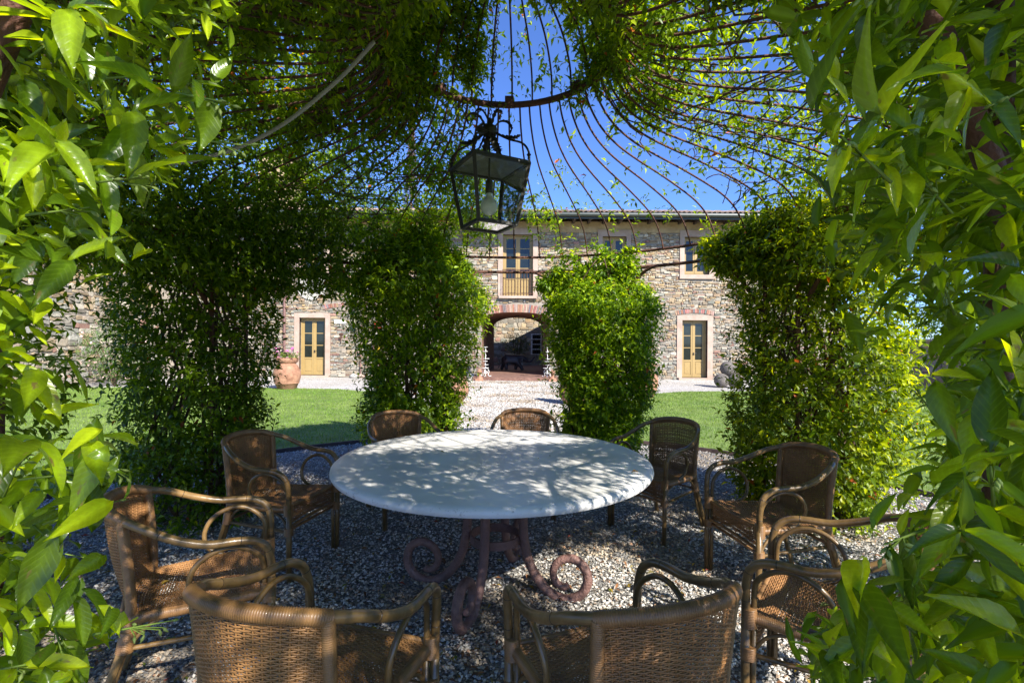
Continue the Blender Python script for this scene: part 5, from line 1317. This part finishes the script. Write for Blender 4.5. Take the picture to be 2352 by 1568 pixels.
for lb, cx, cy, h, rad, n, bc in (('bushy green tree rising just above the farmhouse roof left of the lantern', -10.5, 34, 8.6, (3.6, 3, 3.4), 3000, (.06, .10, .03)),
                                  ('tall grey green tree behind the roof near the tan tower', -14.5, 38, 12, (3.0, 3, 5.0), 2600, (.05, .08, .03)),
                                  ('dark tree at the far left beyond the tall garden wall', -25, 26, 7.0, (4.5, 4, 4.5), 3000, (.05, .09, .02)),
                                  ('broad unseen tree added behind the camera to shade the entrance of the pergola', 2.2, -1.3, 3.0, (1.2, .6, 1.35), 3600, (.07, .12, .02)),  # made-up sun blocker, dapples the near chairs, gravel and right vine
                                  ('sunlit green tree beyond the low wall at the right', 24, 24, 2.6, (4, 4, 3.0), 2500, (.10, .16, .03)),
                                  ('large dark tree at the far right beyond the low wall', 30, 20, 7, (5, 5, 5), 2800, (.05, .09, .02))):
    bush('garden_tree', lb, 'tree', (cx, cy, h), rad, n, .07 if cy < 0 else .17, None, 0, bc, trunk=(h*1.02, .08 if cy < 0 else .28))
ct_ = thing('cypress_tree', 'thin brown tipped cypress standing behind the farmhouse roof', 'cypress', (-8.35, 40, 0))
n = 1500; z = R.uniform(9, 19.3, n); a = R.uniform(0, 2*PI, n); r = np.interp(z, [9, 14, 17, 19.3], [.9, .55, .28, .05])*R.uniform(.4, 1.1, n)
O = np.stack([r*np.cos(a), r*np.sin(a), z], 1); d = sprigs(O, np.stack([np.cos(a)*.3, np.sin(a)*.3, np.ones(n)], 1), 4, .2, .2, 0, .35); d['C'] = np.array([(.22, .12, .06)])*R.uniform(.6, 1.4, (len(d['P']), 1))
V, T, C = cloud(LOW, d['P'], d['X'], d['N'], d['L'], d['W'], d['C']); ob('crown', mesh_np('crown', V, T, C), M['leaf_far'], ct_, 'stuff')
b = MB(); b.tube([(0, 0, 0), (0, 0, 18)], [.25, .03], 8); b.build('trunk', M['twig'], ct_, True)
# tan tower behind the roof
tw = thing('tower_building', 'tan plastered tower rising behind the farmhouse roof at the left', 'building', (P(630, 480, 33)[0], 33, 0)); b = MB(); hT = P(630, 352, 33)[2]
b.box(-1.1, .9, 0, 3, 0, hT); b.box(-3.2, -1.102, .2, 3, 0, hT-3.4); b.build('wall', M['plaster'], tw)
b = MB(); b.add([(-1.4, -.3, hT), (1.2, -.3, hT), (1.2, 3.3, hT), (-1.4, 3.3, hT), (-.1, 1.5, hT+.7)], [(0, 1, 4), (1, 2, 4), (2, 3, 4), (3, 0, 4), (3, 2, 1, 0)]); b.build('roof', M['tile'], tw)
b = MB(); b.add([(-3.5, -.1, hT-3.4), (-1.11, -.1, hT-3.4), (-1.11, 3.2, hT-2.9), (-3.5, 3.2, hT-2.9)], [(0, 1, 2, 3)]); b.build('low_roof', M['tile'], tw)

# ================================================================== FALLEN LEAVES
n = 3600; y = 1.6+6*R.random(n)**1.2; x = R.uniform(-1.1, 1.1, n)*y; k_ = np.hypot(x-C0[0], y-C0[1]) < 4.3; x, y = x[k_], y[k_]; n = len(x)
a = R.uniform(0, 2*PI, n); X = np.stack([np.cos(a), np.sin(a), R.normal(0, .2, n)], 1); Nn = np.stack([R.normal(0, .3, n), R.normal(0, .3, n), np.ones(n)], 1)
pal = np.array([(.30, .20, .03), (.22, .10, .04), (.16, .08, .04), (.32, .27, .10), (.30, .06, .03), (.14, .18, .03)]); C = pal[R.choice(6, n, p=[.2, .3, .25, .12, .05, .08])]*R.uniform(.7, 1.2, (n, 1))
V, T, C = cloud(LOW, np.stack([x, y, R.uniform(.004, .014, n)], 1), X, Nn, R.uniform(.03, .055, n), R.uniform(.012, .022, n), C)
tag(ob('fallen_leaves', mesh_np('fallen_leaves', V, T, C), M['dry']), 'yellow and brown fallen leaves scattered over the pebbles', 'fallen leaves', kind='stuff')
def one_leaf(label, p, L, ang, col):
    Vt, Tt, K = leaf_template(5, .12, .3); c, s = math.cos(ang), math.sin(ang)
    V = np.array([(L*(a_*c-.42*b_*s), L*(a_*s+.42*b_*c), L*(z_+.14)) for a_, b_, z_ in Vt]); me = mesh_np('fallen_leaf', V, Tt, np.array([col])*K[:, None])
    o = ob('fallen_leaf', me, M['dry']); o.location = p; tag(o, label, 'leaf', 'single fallen leaves on table and seats')
def on_table(vx, vy):
    t = (1.5-.753); dx, dy = vx-1176, vy-784; yy = dy-ROLL*dx; d = t*F/yy; return ((dx+ROLL*dy)/F*d, d, .753)
one_leaf('curled brown leaf near the right rim of the table top', on_table(1452, 1085), .045, .3, (.25, .13, .03))
one_leaf('yellow leaf near the far right rim of the table top', on_table(1408, 1018), .035, 2.2, (.42, .32, .05))
one_leaf('small dark leaf just right of the middle of the table top', on_table(1262, 1048), .022, 1.1, (.10, .06, .03))
one_leaf('tiny dark leaf at the middle of the table top', on_table(1234, 1053), .016, .1, (.10, .06, .03))
one_leaf('pale leaf on the left part of the table top', on_table(1011, 1038), .035, -.3, (.35, .28, .12))
one_leaf('green leaf lying on the seat of the lower right chair', (1.26, 1.98, .425), .06, .2, (.16, .20, .06))
one_leaf('yellow leaf on the seat of the left edge chair', (-1.52, 2.12, .425), .05, 1.2, (.38, .25, .04))
one_leaf('pale leaf on the seat of the dark right chair', (1.62, 2.98, .425), .05, 2.2, (.25, .25, .10))
one_leaf('dull green leaf on the seat of the left foreground chair', (-.58, 1.50, .425), .05, .8, (.2, .22, .08))
bpy.context.view_layer.update()
